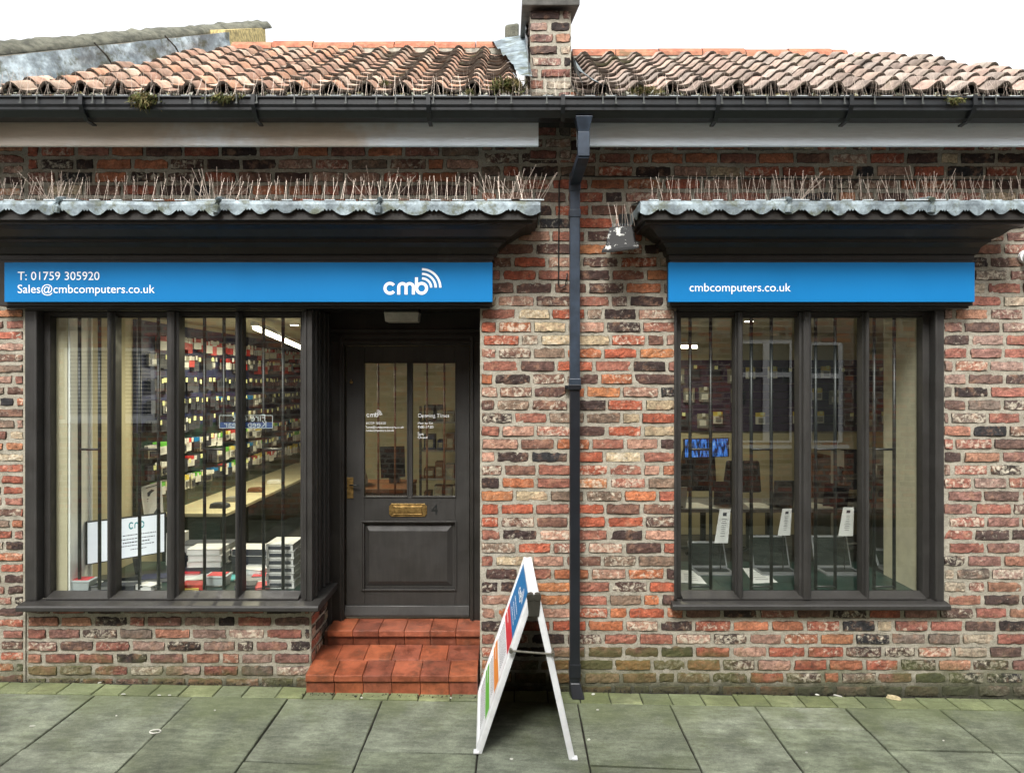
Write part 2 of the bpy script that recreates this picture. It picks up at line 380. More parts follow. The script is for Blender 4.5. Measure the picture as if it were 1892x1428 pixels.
def one(mb, mapf, a, b, c, d, nx, nz, mute, amp, tone):
    col = pick(mute=mute); col = (col[0] * tone, col[1] * tone, col[2] * tone, col[3])
    dark = (col[0] * .25 + .01, col[1] * .3 + .008, col[2] * .3 + .006, 0)  # rim colour: painted shadow line round the brick, plus joint dirt
    sx = random.uniform(0, 99); e = .009
    us = [0, e / (b - a)] + [e / (b - a) + (1 - 2 * e / (b - a)) * k / (nx - 2) for k in range(1, nx - 2)] + [1 - e / (b - a), 1]
    zs = [0, e / (d - c)] + [e / (d - c) + (1 - 2 * e / (d - c)) * k / max(1, nz - 2) for k in range(1, nz - 2)] + [1 - e / (d - c), 1]
    base = len(mb.v); tilt = random.uniform(-.0025, .0025); out = random.uniform(-.002, .004); sag = random.uniform(-.004, .004)
    for zi, fz in enumerate(zs):
        for ui, fu in enumerate(us):
            u = a + (b - a) * fu; z = c + (d - c) * fz
            edge = ui in (0, len(us) - 1) or zi in (0, len(zs) - 1)
            n1 = noise.noise((u * 26 + sx, z * 26, 3.1)); n2 = noise.noise((u * 38, z * 38 + sx, 7.7)); n3 = noise.noise((u * 55 + sx, z * 55, 1.3))
            w_ = -.013 if edge else out + tilt * (fu - .5) * 2 + n1 * amp * 1.5 + n3 * amp * 1.4
            corner = (fu - .5) ** 2 * 4 * (fz - .5) ** 2 * 4
            w_ -= corner * .006
            dd = min(fu, 1 - fu) * (b - a); dz_ = min(fz, 1 - fz) * (d - c)
            if not edge: w_ -= max(0, noise.noise((u * 19 + sx, z * 19, 9.)) - .2) * .034 * max(0, 1 - min(dd, dz_) / .016)
            u2 = u + n2 * .0065 * (1 if ui in (0, 1, len(us) - 1, len(us) - 2) else .3) * (1 - 0 * fu)
            z2 = z + (n1 * .0062 + n3 * .003 + sag * (fu - .5)) * (1 if zi in (0, 1, len(zs) - 1, len(zs) - 2) else .4)
            mb.v.append(tuple(mapf(u2, w_, z2)))
    W = len(us)
    for j in range(len(zs) - 1):
        for i in range(W - 1):
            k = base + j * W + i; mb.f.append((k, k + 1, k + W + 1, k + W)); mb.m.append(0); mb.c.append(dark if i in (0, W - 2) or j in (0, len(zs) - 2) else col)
def mortar(mb, mapf, rects, out=-.0062, step=.03):
    for (a, b, c, d) in rects:
        nu = max(1, int((b - a) / step)); nz_ = max(1, int((d - c) / step)); base = len(mb.v)
        for j in range(nz_ + 1):
            for i in range(nu + 1):
                u = a + (b - a) * i / nu; z = c + (d - c) * j / nz_
                mb.v.append(tuple(mapf(u, out + noise.noise((u * 22, z * 22, 0)) * .004, z)))
        for j in range(nz_):
            for i in range(nu):
                k = base + j * (nu + 1) + i; mb.f.append((k, k + 1, k + nu + 2, k + nu + 1)); mb.m.append(1); mb.c.append((.4, .35, .3, 0))
front = lambda u, w_, z: (u, -w_, z)

# ================================================================== GROUND
g = MB(); g.poly([(-150, -150, gz(0) - .09), (150, -150, gz(0) - .09), (150, 150, gz(0) - .09), (-150, 150, gz(0) - .09)])
tag(g.build('ground', M['stone']), kind='structure')
pv = MB(); Y0 = -.205
def gp(x, y, dz=0): return (x, y, gz(x) + dz)
for (a, b) in [(-7.5, 7.5)]:                                     # dark soil bed that shows in the joints
    pv.poly([gp(a, -5.6, -.014), gp(b, -5.6, -.014), gp(b, .02, -.014), gp(a, .02, -.014)], 1)
SLABC = [(.228, .258, .180), (.250, .278, .204), (.206, .234, .160), (.272, .298, .226), (.234, .260, .190)]
def slab(mb, p, col, th=.03, inset=.0058, mi=0):
    c = Vector((sum(q[0] for q in p) / 4, sum(q[1] for q in p) / 4)); top = []; low = []
    dz = random.uniform(-.003, .003)
    # irregular edges: each side gets extra points
    ring = []
    for k in range(4):
        a = Vector(p[k][:2]); b = Vector(p[(k + 1) % 4][:2]); n = max(2, int((b - a).length / .05))
        for i in range(n):
            q = a.lerp(b, i / n); nn = noise.noise((q.x * 9 + p[0][0] * 3, q.y * 9, 2)) * .0035 + noise.noise((q.x * 30, q.y * 30, 5)) * .0032
            dirc = (c - q).normalized(); q = q + dirc * (inset + abs(nn)); ring.append(q)
    n = len(ring); base = len(mb.v)
    for q in ring: mb.v.append(gp(q.x, q.y, -th))
    for q in ring: mb.v.append(gp(q.x, q.y, -.004 + dz))
    for q in ring:
        r = q + (c - q).normalized() * .006; mb.v.append(gp(r.x, r.y, dz))
    for L in range(2):
        for k in range(n):
            mb.f.append((base + L * n + k, base + L * n + (k + 1) % n, base + (L + 1) * n + (k + 1) % n, base + (L + 1) * n + k)); mb.m.append(mi); mb.c.append(col)
    mb.f.append(tuple(base + 2 * n + k for k in range(n))); mb.m.append(mi); mb.c.append(col)
cuts = [-7.4, -6.8, -6.2, -5.6, -5.0, -4.45, -3.85, -3.25, -2.65, -2.03, -1.43, -.835, -.2, .40, .985, 1.52, 2.09, 2.69, 3.27, 3.9, 4.5, 5.1, 5.7, 6.3, 6.9, 7.4]
tj = {-3.25: -.87, -2.65: -.91, -2.03: -1.25, -1.43: -1.0, -.835: -.86, -.2: -1.3, .40: -.98, .985: -1.3, 1.52: -.50, 2.09: -.74, 2.69: -.76}
for k in range(len(cuts) - 1):
    a, b = cuts[k], cuts[k + 1]
    y = Y0; lim = tj.get(a, -random.uniform(.6, 1.2)); ys = [Y0, lim]
    while ys[-1] > -5.4: ys.append(ys[-1] - random.uniform(.7, 1.0))
    for q in range(len(ys) - 1):
        t0 = random.uniform(-.012, .012)
        c = random.choice(SLABC); qq = random.uniform(.78, 1.14); c = tuple(x * qq for x in c) + (0,)
        slab(pv, [(a, ys[q + 1] - t0), (b, ys[q + 1] + t0 - .02), (b, ys[q] - (0 if q == 0 else .02)), (a, ys[q])], c)
tag(pv.build('pavement', [M['slab'], M['dirt']]), kind='structure')
st = MB(); x = -5.2
while x < 5.2:                                                  # course of small setts along the wall foot
    L = random.uniform(.17, .225)
    if 1:
        c = random.choice(SLABC); q = random.uniform(.7, 1.15); mo = random.random(); c = (c[0] * 1.0 * q * (1 + .1 * mo), c[1] * 1.02 * q * (1 + .07 * mo), c[2] * q * (.95 - .25 * mo), 0)
        slab(st, [(x, Y0 + .004), (x + L, Y0 + .004), (x + L, -.03 + random.uniform(-.01, .01)), (x, -.03)], c, inset=.003)
    x += L
for k in range(900):                                            # crumbs of mortar and soil against the wall foot
    x = random.uniform(-3.3, 3.4); y = -abs(random.gauss(0, .022)) - .004; r = random.uniform(.003, .011)
    if -1.36 < x < -.22: y -= .13
    p = Vector(gp(x, y, .0)); q = [p + Vector((random.uniform(-r, r), random.uniform(-r, r), random.uniform(-.2, 1) * r)) for _ in range(4)]
    for tri in ((0, 1, 2), (0, 1, 3), (1, 2, 3), (0, 2, 3)): st.poly([q[i] for i in tri], 1)
tag(st.build('path', [M['slab'], M['dirt']]), kind='structure')

# ================================================================== SHOP BUILDING
B = thing('shop_building', 'low red brick shop with pantiled roof, two dark windows and a recessed door', 'building')
WL, WR, WT = PX(48), 4.7, 3.92
DX0, DX1 = -1.34, PX(887)                                       # door recess
LW = (WL, -1.33, .60, 2.86); RW = (1.07, 2.83, .60, 2.86)      # window openings
holes = [(WL, DX1, .60, 2.86), (DX0, DX1, -.1, .62), RW]
def mute(u, z):
    m = .12
    if u > 2.6: m = .42
    elif u > 1: m = .24
    if u < DX0: m = .4
    if z > 3.2: m = .2
    return m
wb = MB()
bricks(wb, front, DX1, WR, -.10, 3.99, .239, .0857, holes, mute)
bricks(wb, front, WL, DX0, -.04, .60, .235, .081, holes, mute, tone=.85)
bricks(wb, front, WL, DX1, 2.86, 3.98, .239, .0857, holes, mute)
side = lambda u, w_, z: (DX0 + w_, u, z)
bricks(wb, side, 0.005, .52, -.04, .60, .235, .081, (), lambda u, z: .2)
mortar(wb, front, [(WL, DX0 , -.1, .6), (DX1, RW[0], -.1, 2.86), (RW[0], RW[1], -.1, .6), (RW[1], WR, -.1, 2.86), (WL, WR, 2.86, 4.02)])
mortar(wb, side, [(0, .52, -.1, .6)])
wb.box(DX1, RW[0], .02, .22, -.1, 2.86, 1); wb.box(RW[1], WR, .02, .22, -.1, 2.86, 1); wb.box(WL, WR, .02, .22, 2.86, 3.9, 1); wb.box(RW[0], RW[1], .02, .2, -.1, .6, 1)
wb.box(WL, DX0 - .02, .02, .2, -.1, .6, 1)
for k in range(7):                                              # corbelled course of projecting headers above the pipe bend and canopies
    pass
wb.build('brick_wall', [M['brick'], M['mortar']], B)

# ---- party wall rising above the roof between its two halves
pp = MB(); x0, x1 = PX(977), PX(1057)
bricks(pp, lambda u, w_, z: (u, -w_ - .012, z), x0, x1, 3.525, 4.52, .205, .0765, (), lambda u, z: .45, tone=.75)
pleft = lambda u, w_, z: (x0 - w_, u, z)
bricks(pp, pleft, .02, 2.4, 3.9, 4.5, .23, .08, (), lambda u, z: .5, tone=.6)
pp.box(x0 + .008, x1 - .008, -.005, 3.0, 3.53, 4.5, 1)
pp.prism([(-.005, 4.5), (3.0, 4.5), (3.0, 5.42), (-.005, 4.5 + .01)], x0 + .01, x1 - .01, 1, lambda u, v, t: (t, u, v))
par = pp.build('parapet', [M['brick'], M['mortar']], B)
cp = MB(); cp.prism([(-.07, 4.515), (3.05, 5.43), (3.05, 5.49), (-.07, 4.575)], x0 - .045, x1 + .045, 0, lambda u, v, t: (t, u, v))
cp.build('coping', simple('dark_wet_stone', (.07, .068, .06), .8, .4, 14, .6), par, bevel=.006)
rc = MB(); rc.hexa([P(932, 112, 1.6), P(958, 112, 1.6), P(958, 112, 2.0), P(932, 112, 2.0)], [P(933, 47, 1.6), P(959, 43, 1.6), P(959, 43, 2.0), P(933, 47, 2.0)])
rc.build('mossy_end_stone', M['coping'], par, bevel=.02)

# ---- roofs
EY, EZ, PIT = -.44, 3.80, R(29.4)
def roofpt(x, t, h=0):                                           # t = distance up the slope from the eaves
    return (x, EY + t * math.cos(PIT) - h * math.sin(PIT), EZ + t * math.sin(PIT) + h * math.cos(PIT))
NU = 10
def prof(u):                                                     # pantile section
    if u < .56: return -.011 * math.sin(math.pi * u / .56) * 1.0
    return .043 * math.sin(math.pi * (u - .56) / .44) ** .8
def tiles(mb, xa, xb, lim, rows, pu, gauge, pal, mirror=False, x_start=None):
    for r_ in range(rows - 1, -1, -1):
        t0 = r_ * gauge; n = int((xb - xa) / pu) + 1
        for k in range(n):
            x = xa + k * pu + random.uniform(-.004, .004); xc = x + pu / 2
            lo, hi = lim(t0)
            if xc < lo or xc > hi: continue
            c = random.choice(pal); q = random.uniform(.66, 1.08); c = (c[0] * q, c[1] * q, c[2] * q, 0)
            dz = random.uniform(-.005, .007); sk = random.uniform(-.007, .007)
            if random.random() < .05: t0s = -.02
            else: t0s = random.uniform(-.005, .005)
            base = len(mb.v); cnt = NU + 1
            for (tt, hh) in ((t0 + t0s, .031 + dz), (t0 + gauge + .05, .006)):
                for i in range(cnt):
                    u = i / NU; uu = 1 - u if mirror else u
                    mb.v.append(roofpt(x + u * (pu + .012), tt + sk * (u - .5), hh + prof(uu)))
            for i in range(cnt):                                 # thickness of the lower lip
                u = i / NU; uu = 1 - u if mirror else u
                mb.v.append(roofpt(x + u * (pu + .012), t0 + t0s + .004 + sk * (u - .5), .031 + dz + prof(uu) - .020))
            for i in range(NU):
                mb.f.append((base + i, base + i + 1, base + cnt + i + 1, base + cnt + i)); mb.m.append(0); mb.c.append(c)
                mb.f.append((base + 2 * cnt + i, base + 2 * cnt + i + 1, base + i + 1, base + i)); mb.m.append(0); mb.c.append((.045, .032, .022, 0))  # near-black lip: gap shadow below each tile painted in, with some dirt
    return mb
PL = [(.52, .32, .225), (.56, .37, .27), (.46, .27, .19), (.55, .41, .31), (.36, .23, .165), (.54, .30, .19)]
PR = [(.40, .30, .24), (.45, .32, .26), (.34, .26, .215), (.40, .33, .28), (.30, .24, .20)]
TL, TR = 2.2, 1.75                                                        # slope length
def limL(t): f = t / TL; return (-3.13 + .56 * f, .09 - .23 * f)
def limR(t): f = t / TR; return (PX(1062, -.3), 3.62 - .63 * f)
def under(mb, lim, TL, lift=-.004):
    for k in range(8):
        ta, tb = TL * k / 8, TL * (k + 1) / 8; a, b = lim(ta), lim(tb)
        mb.quad(roofpt(a[0], ta, lift), roofpt(a[1], ta, lift), roofpt(b[1], tb, lift), roofpt(b[0], tb, lift), 1)
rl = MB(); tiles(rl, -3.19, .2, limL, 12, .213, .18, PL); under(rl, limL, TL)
roofL = rl.build('roof', [M['tile'], M['dirt']], B, smooth=True)
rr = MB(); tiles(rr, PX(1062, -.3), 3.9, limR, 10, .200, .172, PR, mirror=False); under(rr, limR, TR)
roofR = rr.build('roof', [M['tile'], M['dirt']], B, smooth=True)
roofR['label'] = 'greyer pantiled roof half right of the brick party wall'; roofL['label'] = 'orange pantiled roof half left of the brick party wall'
ry, rz = roofpt(0, TL)[1], roofpt(0, TL)[2]; ryR, rzR = roofpt(0, TR)[1], roofpt(0, TR)[2]
def ridge(xa, xb, par_, dz, ry, rz):
    x = xa
    while x < xb - .05:
        L = min(.345, xb - x); m = MB(); j = random.uniform(-.006, .006)
        for xx in (x + .004, x + L - .004):
            for i in range(9):
                a = math.pi * i / 8; m.v.append((xx, ry + .02 - math.cos(a) * .095, rz - .03 + dz + j + math.sin(a) * .085))
        for i in range(8): m.f.append((i, i + 1, 9 + i + 1, 9 + i)); m.m.append(0); m.c.append((.42 * random.uniform(.8, 1.1), .15, .085, 0))
        for e in (0, 9): m.f.append(tuple(e + i for i in range(9))); m.m.append(0); m.c.append((.3, .14, .09, 0))
        m.build('ridge_tile', M['tile'], par_, smooth=False); x += L
for (pa, pb, rf, dz, yy, zz) in ((424, 936, roofL, .035, ry, rz), (1058, 1571, roofR, .02, ryR, rzR)):
    ridge(PX(pa, yy - .1), PX(pb, yy - .1), rf, dz, yy, zz)
    bm_ = MB(); bm_.box(PX(pa, yy - .1) + .01, PX(pb, yy - .1) - .01, yy - .07, yy + .11, zz - .06, zz - .028 + dz); bm_.build('ridge_mortar', M['card'], rf)
def sheet(mb, A, Bv, C, Dv, n=14, m_=8, amp=.012, mi=0):
    """crumpled sheet over the quad A B C D"""
    A, Bv, C, Dv = map(Vector, (A, Bv, C, Dv)); nr = (Bv - A).cross(Dv - A).normalized(); base = len(mb.v)
    for j in range(m_ + 1):
        for i in range(n + 1):
            p = A.lerp(Bv, i / n).lerp(Dv.lerp(C, i / n), j / m_)
            mb.v.append(tuple(p + nr * (noise.noise(p * 5) * amp + noise.noise(p * 17) * amp * .4)))
    for j in range(m_):
        for i in range(n):
            k = base + j * (n + 1) + i; mb.f.append((k, k + 1, k + n + 2, k + n + 1)); mb.m.append(mi); mb.c.append(None)
lf = MB()                                                        # lead gutter strip beside the party wall, left slope and right slope
a0 = roofpt(PX(925, -.2) - .02, .0, .06); a1 = roofpt(-.20, TL - .1, .07)
sheet(lf, roofpt(.05, -.02, .10), roofpt(x0 + .01, -.02, .10), roofpt(x0 - .0, TL, .14), roofpt(-.19, TL, .09), 5, 22, .03)
sheet(lf, roofpt(x0 - .006, .02, .09), roofpt(x0 - .012, .02, .22), roofpt(x0 - .012, TL, .30), roofpt(x0 - .006, TL, .12), 3, 22, .01)
lf.build('lead_flashing', M['lead'], roofL, smooth=True)
lf = MB(); sheet(lf, roofpt(x1 - .0, -.02, .13), roofpt(x1 + .17, -.02, .03), roofpt(x1 + .03, .5, .07), roofpt(x1, .5, .16), 6, 6, .015)
sheet(lf, roofpt(x1 + .004, -.01, .12), roofpt(x1 + .03, -.01, .05), roofpt(x1 + .02, TR, .05), roofpt(x1 + .004, TR, .17), 4, 20, .008)
lf.build('lead_flashing', M['lead'], roofR, smooth=True)
# right hidden slopes so the roof is a solid
bk = MB()
for (a, b, ry_, rz_) in ((-2.5, -.1, ry, rz), (x1, 2.85, ryR, rzR)): bk.quad((a, ry_, rz_ - .02), (b, ry_, rz_ - .02), (b, ry_ + 2.4, EZ), (a, ry_ + 2.4, EZ))
bk.build('rear_slope', M['slate'], B)

# ---- eaves boards and gutter
for (a, b, lab) in ((-4.2, PX(995, -.32), 'stained cream eaves board left of the brick pier'), (PX(1066, -.32), 4.7, 'pale eaves board right of the downpipe')):
    m = MB(); m.box(a, b, -.32, -.295, 3.524, 3.74); m.box(a, b, -.324, -.3201, 3.524, 3.532)
    o = m.build('eaves_board', M['fascia'], B, bevel=.002); o['label'] = lab
m = MB(); m.box(-4.2, 4.7, -.30, .02, 3.741, 3.77); m.build('soffit', M['dirt'], B)
GDY, GDZ = -.17, -.062
gm = MB()
gp_ = [(-.178, 3.845), (-.178, 3.735), (-.20, 3.712), (-.285, 3.712), (-.318, 3.738), (-.336, 3.775), (-.336, 3.812), (-.348, 3.812), (-.348, 3.822), (-.330, 3.822), (-.328, 3.745), (-.285, 3.720), (-.2, 3.720), (-.186, 3.745), (-.186, 3.845)]
gm.prism(gp_, -4.2, 4.7, 0, lambda u, v, t: (t, u + GDY, v + GDZ - t * .0008))
gut = gm.build('gutter', M['guttr'], B)
for px in (153, 470, 792, 1040, 1325, 1570, 1797):              # union brackets
    m = MB(); X = PX(px, -.5); m.prism([(-.17, 3.85), (-.17, 3.69), (-.2, 3.697), (-.29, 3.699), (-.33, 3.73), (-.352, 3.77), (-.352, 3.822), (-.356, 3.826), (-.360, 3.826), (-.360, 3.765), (-.335, 3.722), (-.29, 3.69), (-.2, 3.688)][2:], X - .012, X + .012, 0, lambda u, v, t: (t, u + GDY, v + GDZ - X * .0008))
    m.build('bracket', M['guttr'], gut)
for k in range(40):                                             # spike clips hooked on the gutter lip
    X = PX(20 + k * 47 + random.uniform(-19, 19), -.52); m = MB(); dz = -X * .0008 + GDZ
    m.box(X - .0035, X + .0035, -.523, -.519, 3.775 + dz, 3.828 + dz); m.box(X - .007, X + .007, -.527, -.5231, 3.772 + dz, 3.782 + dz)
    m.build('spike_clip', M['clip'], gut)
dm = MB(); base = len(dm.v)                                      # silt and moss lying in the gutter
for k in range(1500):
    X = random.uniform(-3.6, 3.6); y = random.uniform(-.495, -.40); r = random.uniform(.006, .02); z = 3.772 + random.random() ** 2 * .016 - X * .0008
    p = Vector((X, y, z)); q = [p + Vector((random.uniform(-r, r), random.uniform(-r, r) * .7, random.uniform(-.6, .9) * r)) for _ in range(5)]
    for tri in ((0, 1, 2), (0, 1, 3), (1, 2, 4), (0, 3, 4), (2, 3, 4)): dm.poly([q[i] for i in tri], random.choice((0, 1, 2, 3, 3)))
dm.box(-4.1, 4.6, -.493, -.36, 3.69, 3.74, 0)
dm.build('gutter_debris', [M['dirt'], M['drymoss'], M['card'], M['grit']], gut)

# ---- shop canopies: moulded cornice with a scalloped lead apron
CP = [(.0, 2.857), (.100, 2.857), (.100, 2.885), (.118, 2.893), (.130, 2.93), (.165, 2.955), (.178, 2.957), (.178, 2.974), (.215, 2.985), (.265, 3.02), (.305, 3.035), (.345, 3.037), (.345, 3.055), (.372, 3.058), (.372, 3.112), (.385, 3.114), (.0, 3.20)]
def canopy(xa, xb, endl, endr, lab, seams, e=1.0):
    m = MB(); base = 0; rows = []
    for (o, z) in CP:
        el = (o - .1) * e if endl else 0; er = (o - .1) * e if endr else 0
        el = max(el, 0); er = max(er, 0)
        pts = []
        if endl: pts.append((xa - el, 0, z))
        pts += [(xa - el, -o, z), (xb + er, -o, z)]
        if endr: pts.append((xb + er, 0, z))
        rows.append(pts)
    n = len(rows[0])
    for r_ in rows: m.v += r_
    for k in range(len(rows) - 1):
        for i in range(n - 1):
            a = k * n + i; m.f.append((a, a + 1, a + n + 1, a + n)); m.m.append(0); m.c.append(None)
    c = m.build('cornice', M['paint2'], B); c['label'] = lab
    # lead apron
    l = MB(); o1 = .392; ext = (o1 - .1) * e
    path = []
    X0 = xa - (ext if endl else 0); X1 = xb + (ext if endr else 0)
    def run(p0, p1):
        p0, p1 = Vector(p0), Vector(p1); L = (p1 - p0).length; n_ = max(2, int(L / .0045)); return [(p0.lerp(p1, i / n_)) for i in range(n_ + 1)]
    segs = []
    if endl: segs.append(run((X0, 0, 0), (X0, -o1, 0)))
    segs.append(run((X0, -o1, 0), (X1, -o1, 0)))
    if endr: segs.append(run((X1, -o1, 0), (X1, 0, 0)))
    ctr = Vector(((xa + xb) / 2, 0, 0)); s_ = 0; per = .165; last = None; ph = random.uniform(0, per)
    for sg in segs:
        nrm = Vector((0, -1, 0)) if abs(sg[0].y - sg[-1].y) < .01 else Vector((-1 if sg[0].x < ctr.x else 1, 0, 0))
        prev = None
        for p in sg:
            if last is not None: s_ += (p - last).length
            last = p
            pk = per * (1 + .05 * math.sin(s_ * 1.7)); u = ((s_ + ph) % pk) / pk
            if u < .66: d = .040 + .030 * math.sin(math.pi * u / .66) ** .8 + .002 * noise.noise((s_ * 8, 0, 0))
            else: d = .033 + .014 * abs(((u - .66) / .34 * 3) % 1 - .5) * 2
            wv = .005 * noise.noise((s_ * 7, 3, 0)) + .002 * noise.noise((s_ * 25, 9, 0))
            d *= 1 + .22 * noise.noise((s_ * 2.3, 8, 1))
            top = 3.165 + .008 * noise.noise((s_ * 2.2, 6, 0)); zz = top - .012 - d
            q = [p * 1.0 - nrm * .012 + Vector((0, 0, top + .006)), p + nrm * (wv * .3) + Vector((0, 0, top)), p + nrm * (.004 + wv) + Vector((0, 0, top - .02)), p + nrm * (.004 + wv * 1.3) + Vector((0, 0, zz)), p + nrm * (-.003 + wv * 1.6) + Vector((0, 0, zz))]
            base = len(l.v); l.v += [tuple(x_) for x_ in q]
            if prev is not None:
                for i in range(4): l.f.append((prev + i, base + i, base + i + 1, prev + i + 1)); l.m.append(0); l.c.append(None)
            prev = base
    l.quad((X0, -o1 + .01, 3.168), (X1, -o1 + .01, 3.168), (X1, 0, 3.235), (X0, 0, 3.235))
    for sx in seams:
        l.tube([(sx, -.05, 3.235), (sx + .004, -.36, 3.19), (sx + .004, -.40, 3.175), (sx - .002, -.408, 3.13), (sx - .006, -.406, 3.095)], [.012, .014, .018, .022, .022], 8)
    l.build('lead_apron', M['lead'], c, smooth=False)
    return c
canopy(-4.2, PX(912, -.1), False, True, 'long dark canopy over the left window and the door', [PX(106, -.4), PX(401, -.4), PX(700, -.4), -3.75])
canopy(PX(1236, -.1), PX(1800, -.1), True, True, 'shorter dark canopy over the right window', [PX(1458, -.4), PX(1722, -.4)], .8)
# header timber behind the signs
m = MB(); m.box(-3.35, PX(909, -.1), -.095, .1, 2.56, 2.86); m.box(PX(1238, -.1), PX(1799, -.1), -.095, .1, 2.56, 2.86)
m.box(WL + .02, -1.36, -.035, .08, 2.535, 2.56); m.box(RW[0], RW[1], -.035, .08, 2.535, 2.56)
m.box(-3.30, PX(905, -.1), -.075, -.04, 2.545, 2.559); m.box(PX(1242, -.1), PX(1795, -.1), -.075, -.04, 2.545, 2.559)
m.box(-1.42, DX1, .101, .47, 2.563, 2.86); m.box(-1.42, -1.331, -.005, .0999, 2.5595, 2.64)
m.build('sign_backing', M['paint2'], B, bevel=.004)

# ---- windows
def bead(mb, xa, xb, za, zb, y0, y1, steps=3):
    pass
def vpost(mb, xa, xb, yf, yb, za, zb, nose=True):
    w_ = xb - xa; xm = (xa + xb) / 2
    if nose:                                                     # moulded mullion: square back, ogee shoulders, round nose
        pr = [(xa, yb), (xa, yf + .045), (xm - w_ * .36, yf + .035), (xm - w_ * .30, yf + .010), (xm - w_ * .12, yf), (xm + w_ * .12, yf), (xm + w_ * .30, yf + .010), (xm + w_ * .36, yf + .035), (xb, yf + .045), (xb, yb)]
        mb.prism(pr, za, zb, 0, lambda u, v, t: (u, v, t))
    else: mb.box(xa, xb, yf, yb, za, zb)
def bars(win, xs, Y, z0, z1, zr):
    m_ = []
    for a in xs:
        m = MB(); m.tube([(a, Y, z0), (a, Y, z1)], .012, 8); m.build('security_bar', M['iron'], win, smooth=True)
    for i in range(0, len(xs) - 1, 2):
        for z in (zr, z0 + .018):
            m = MB(); a, b = xs[i], xs[i + 1]; m.tube([(a, Y, z - .012), (a + .008, Y - .004, z), (b - .008, Y - .004, z), (b, Y, z - .012)], .008, 8); m.build('bar_rung', M['iron'], win, smooth=True)
ZB, ZT = .668, 2.508
def window(lab, xo0, xo1, xi0, xi1, mulls, panes, barpx, brack):
    m = MB()
    ys = (0.0, .13)
    # outer frame, stepped
    m.box(xo0, xi0 - .045, -.012, .13, .628, 2.535); m.box(xi0 - .0449, xi0, .05, .13, .628, 2.535)
    m.box(xi0 - .060, xi0 - .0451, -.022, -.0121, .64, 2.53)
    m.box(xi1 + .045, xo1, -.012, .13, .628, 2.535); m.box(xi1, xi1 + .0449, .05, .13, .628, 2.535)
    m.box(xi1 + .0451, xi1 + .060, -.022, -.0121, .64, 2.53)
    m.hexa([(xi0, .0, .628), (xi1, .0, .628), (xi1, .13, .628), (xi0, .13, .628)], [(xi0, .0, .640), (xi1, .0, .640), (xi1, .09, ZB), (xi0, .09, ZB)])
    m.box(xi0, xi1, .052, .13, ZT, 2.535); m.box(xi0, xi1, .078, .1, ZT - .012, ZT - .0002)
    w_ = m.build('shop_window', M['paint'], B, bevel=.003); w_['label'] = lab
    for (a, b, big) in mulls:
        m = MB(); vpost(m, a, b, -.012 if big else .0, .125, .632, 2.53); m.build('mullion', M['paint'], w_, bevel=.0015)
    for (a, b) in panes:
        m = MB(); m.quad((a, .1, ZB - .01), (b, .1, ZB - .01), (b, .1, ZT + .01), (a, .1, ZT + .01)); m.build('pane', M['glass'], w_)
    bars(w_, [PX(p, .17) for p in barpx], .17, .655, 2.55, PZ(830, .17))
    return w_
wl = window('four-light left shop window full of stock', WL, -1.33, -3.093, -1.425, [(-2.70, -2.654, 0), (-2.307, -2.227, 1), (-1.852, -1.812, 0)],
            [(-3.10, -2.68), (-2.68, -2.27), (-2.27, -1.83), (-1.83, -1.42)], (147, 184, 258, 293, 378, 414, 487, 523), None)
wr = window('four-light right shop window with laptops inside', RW[0], RW[1], 1.112, 2.723, [(1.470, 1.522, 0), (1.893, 1.973, 1), (2.317, 2.355, 0)],
            [(1.105, 1.495), (1.495, 1.93), (1.93, 2.335), (2.335, 2.73)], (1275, 1313, 1388, 1425, 1507, 1543, 1615, 1652), None)
def sill(xa, xb, yf, win, ret=False):
    m = MB(); pr = [(.035, .60), (.035, .630), (yf + .012, .618), (yf, .608), (yf, .584), (yf + .014, .578), (.0, .578)]
    m.prism(pr, xa, xb, 0, lambda u, v, t: (t, u, v))
    if ret: m.hexa([(xb - .16, .03, .579), (xb - .0005, yf + .02, .579), (xb - .0005, .50, .579), (xb - .16, .50, .579)], [(xb - .16, .03, .6295), (xb - .0005, yf + .02, .6185), (xb - .0005, .50, .622), (xb - .16, .50, .629)])
    m.build('sill', M['paint'], win, bevel=.003)
sill(PX(28, -.1), -1.268, -.10, wl, True); sill(PX(1243, -.07), PX(1758, -.07), -.07, wr)
# side return of the bay beside the door: panelled timber
m = MB(); m.box(-1.40, -1.345, .0, .52, .628, 2.56)
for (a, b, o) in ((.015, .055, .012), (.065, .11, .024), (.19, .23, .012), (.30, .335, .02), (.38, .43, .03), (.45, .50, .02)): m.box(-1.345, -1.345 + o, a, b, .632, 2.55)
m.box(-1.345, -1.31, .44, .515, .30, .632)
m.build('bay_side_panel', M['paint'], B, bevel=.004)

# ---- door and its frame
DY = .50
m = MB(); xl, xr = PX(612, DY), PX(638, DY)
m.box(xl - .03, xr, DY - .05, DY + .09, .345, 2.40); m.box(xr - .03, xr - .012, DY - .066, DY - .0501, .35, 2.39)
m.box(PX(869, DY), PX(890, DY) + .05, DY - .05, DY + .09, .345, 2.40); m.box(PX(872, DY), PX(876, DY), DY - .064, DY - .0501, .35, 2.39)
m.box(xl - .03, PX(890, DY) + .05, DY - .03, DY + .09, 2.328, 2.62)
m.box(xl - .0, PX(888, DY), DY - .055, DY - .0301, 2.345, 2.365); m.box(xl, PX(888, DY), DY - .045, DY - .0301, 2.38, 2.41); m.box(xl, PX(888, DY), DY - .062, DY - .0301, 2.425, 2.447)
m.box(xl - .02, PX(890, DY) + .05, .0, DY - .0305, 2.60, 2.62)
m.box(PX(887) - .0, PX(887) + .03, .03, DY + .05, .1, 2.6)
m.build('door_frame', M['paint2'], B, bevel=.004)
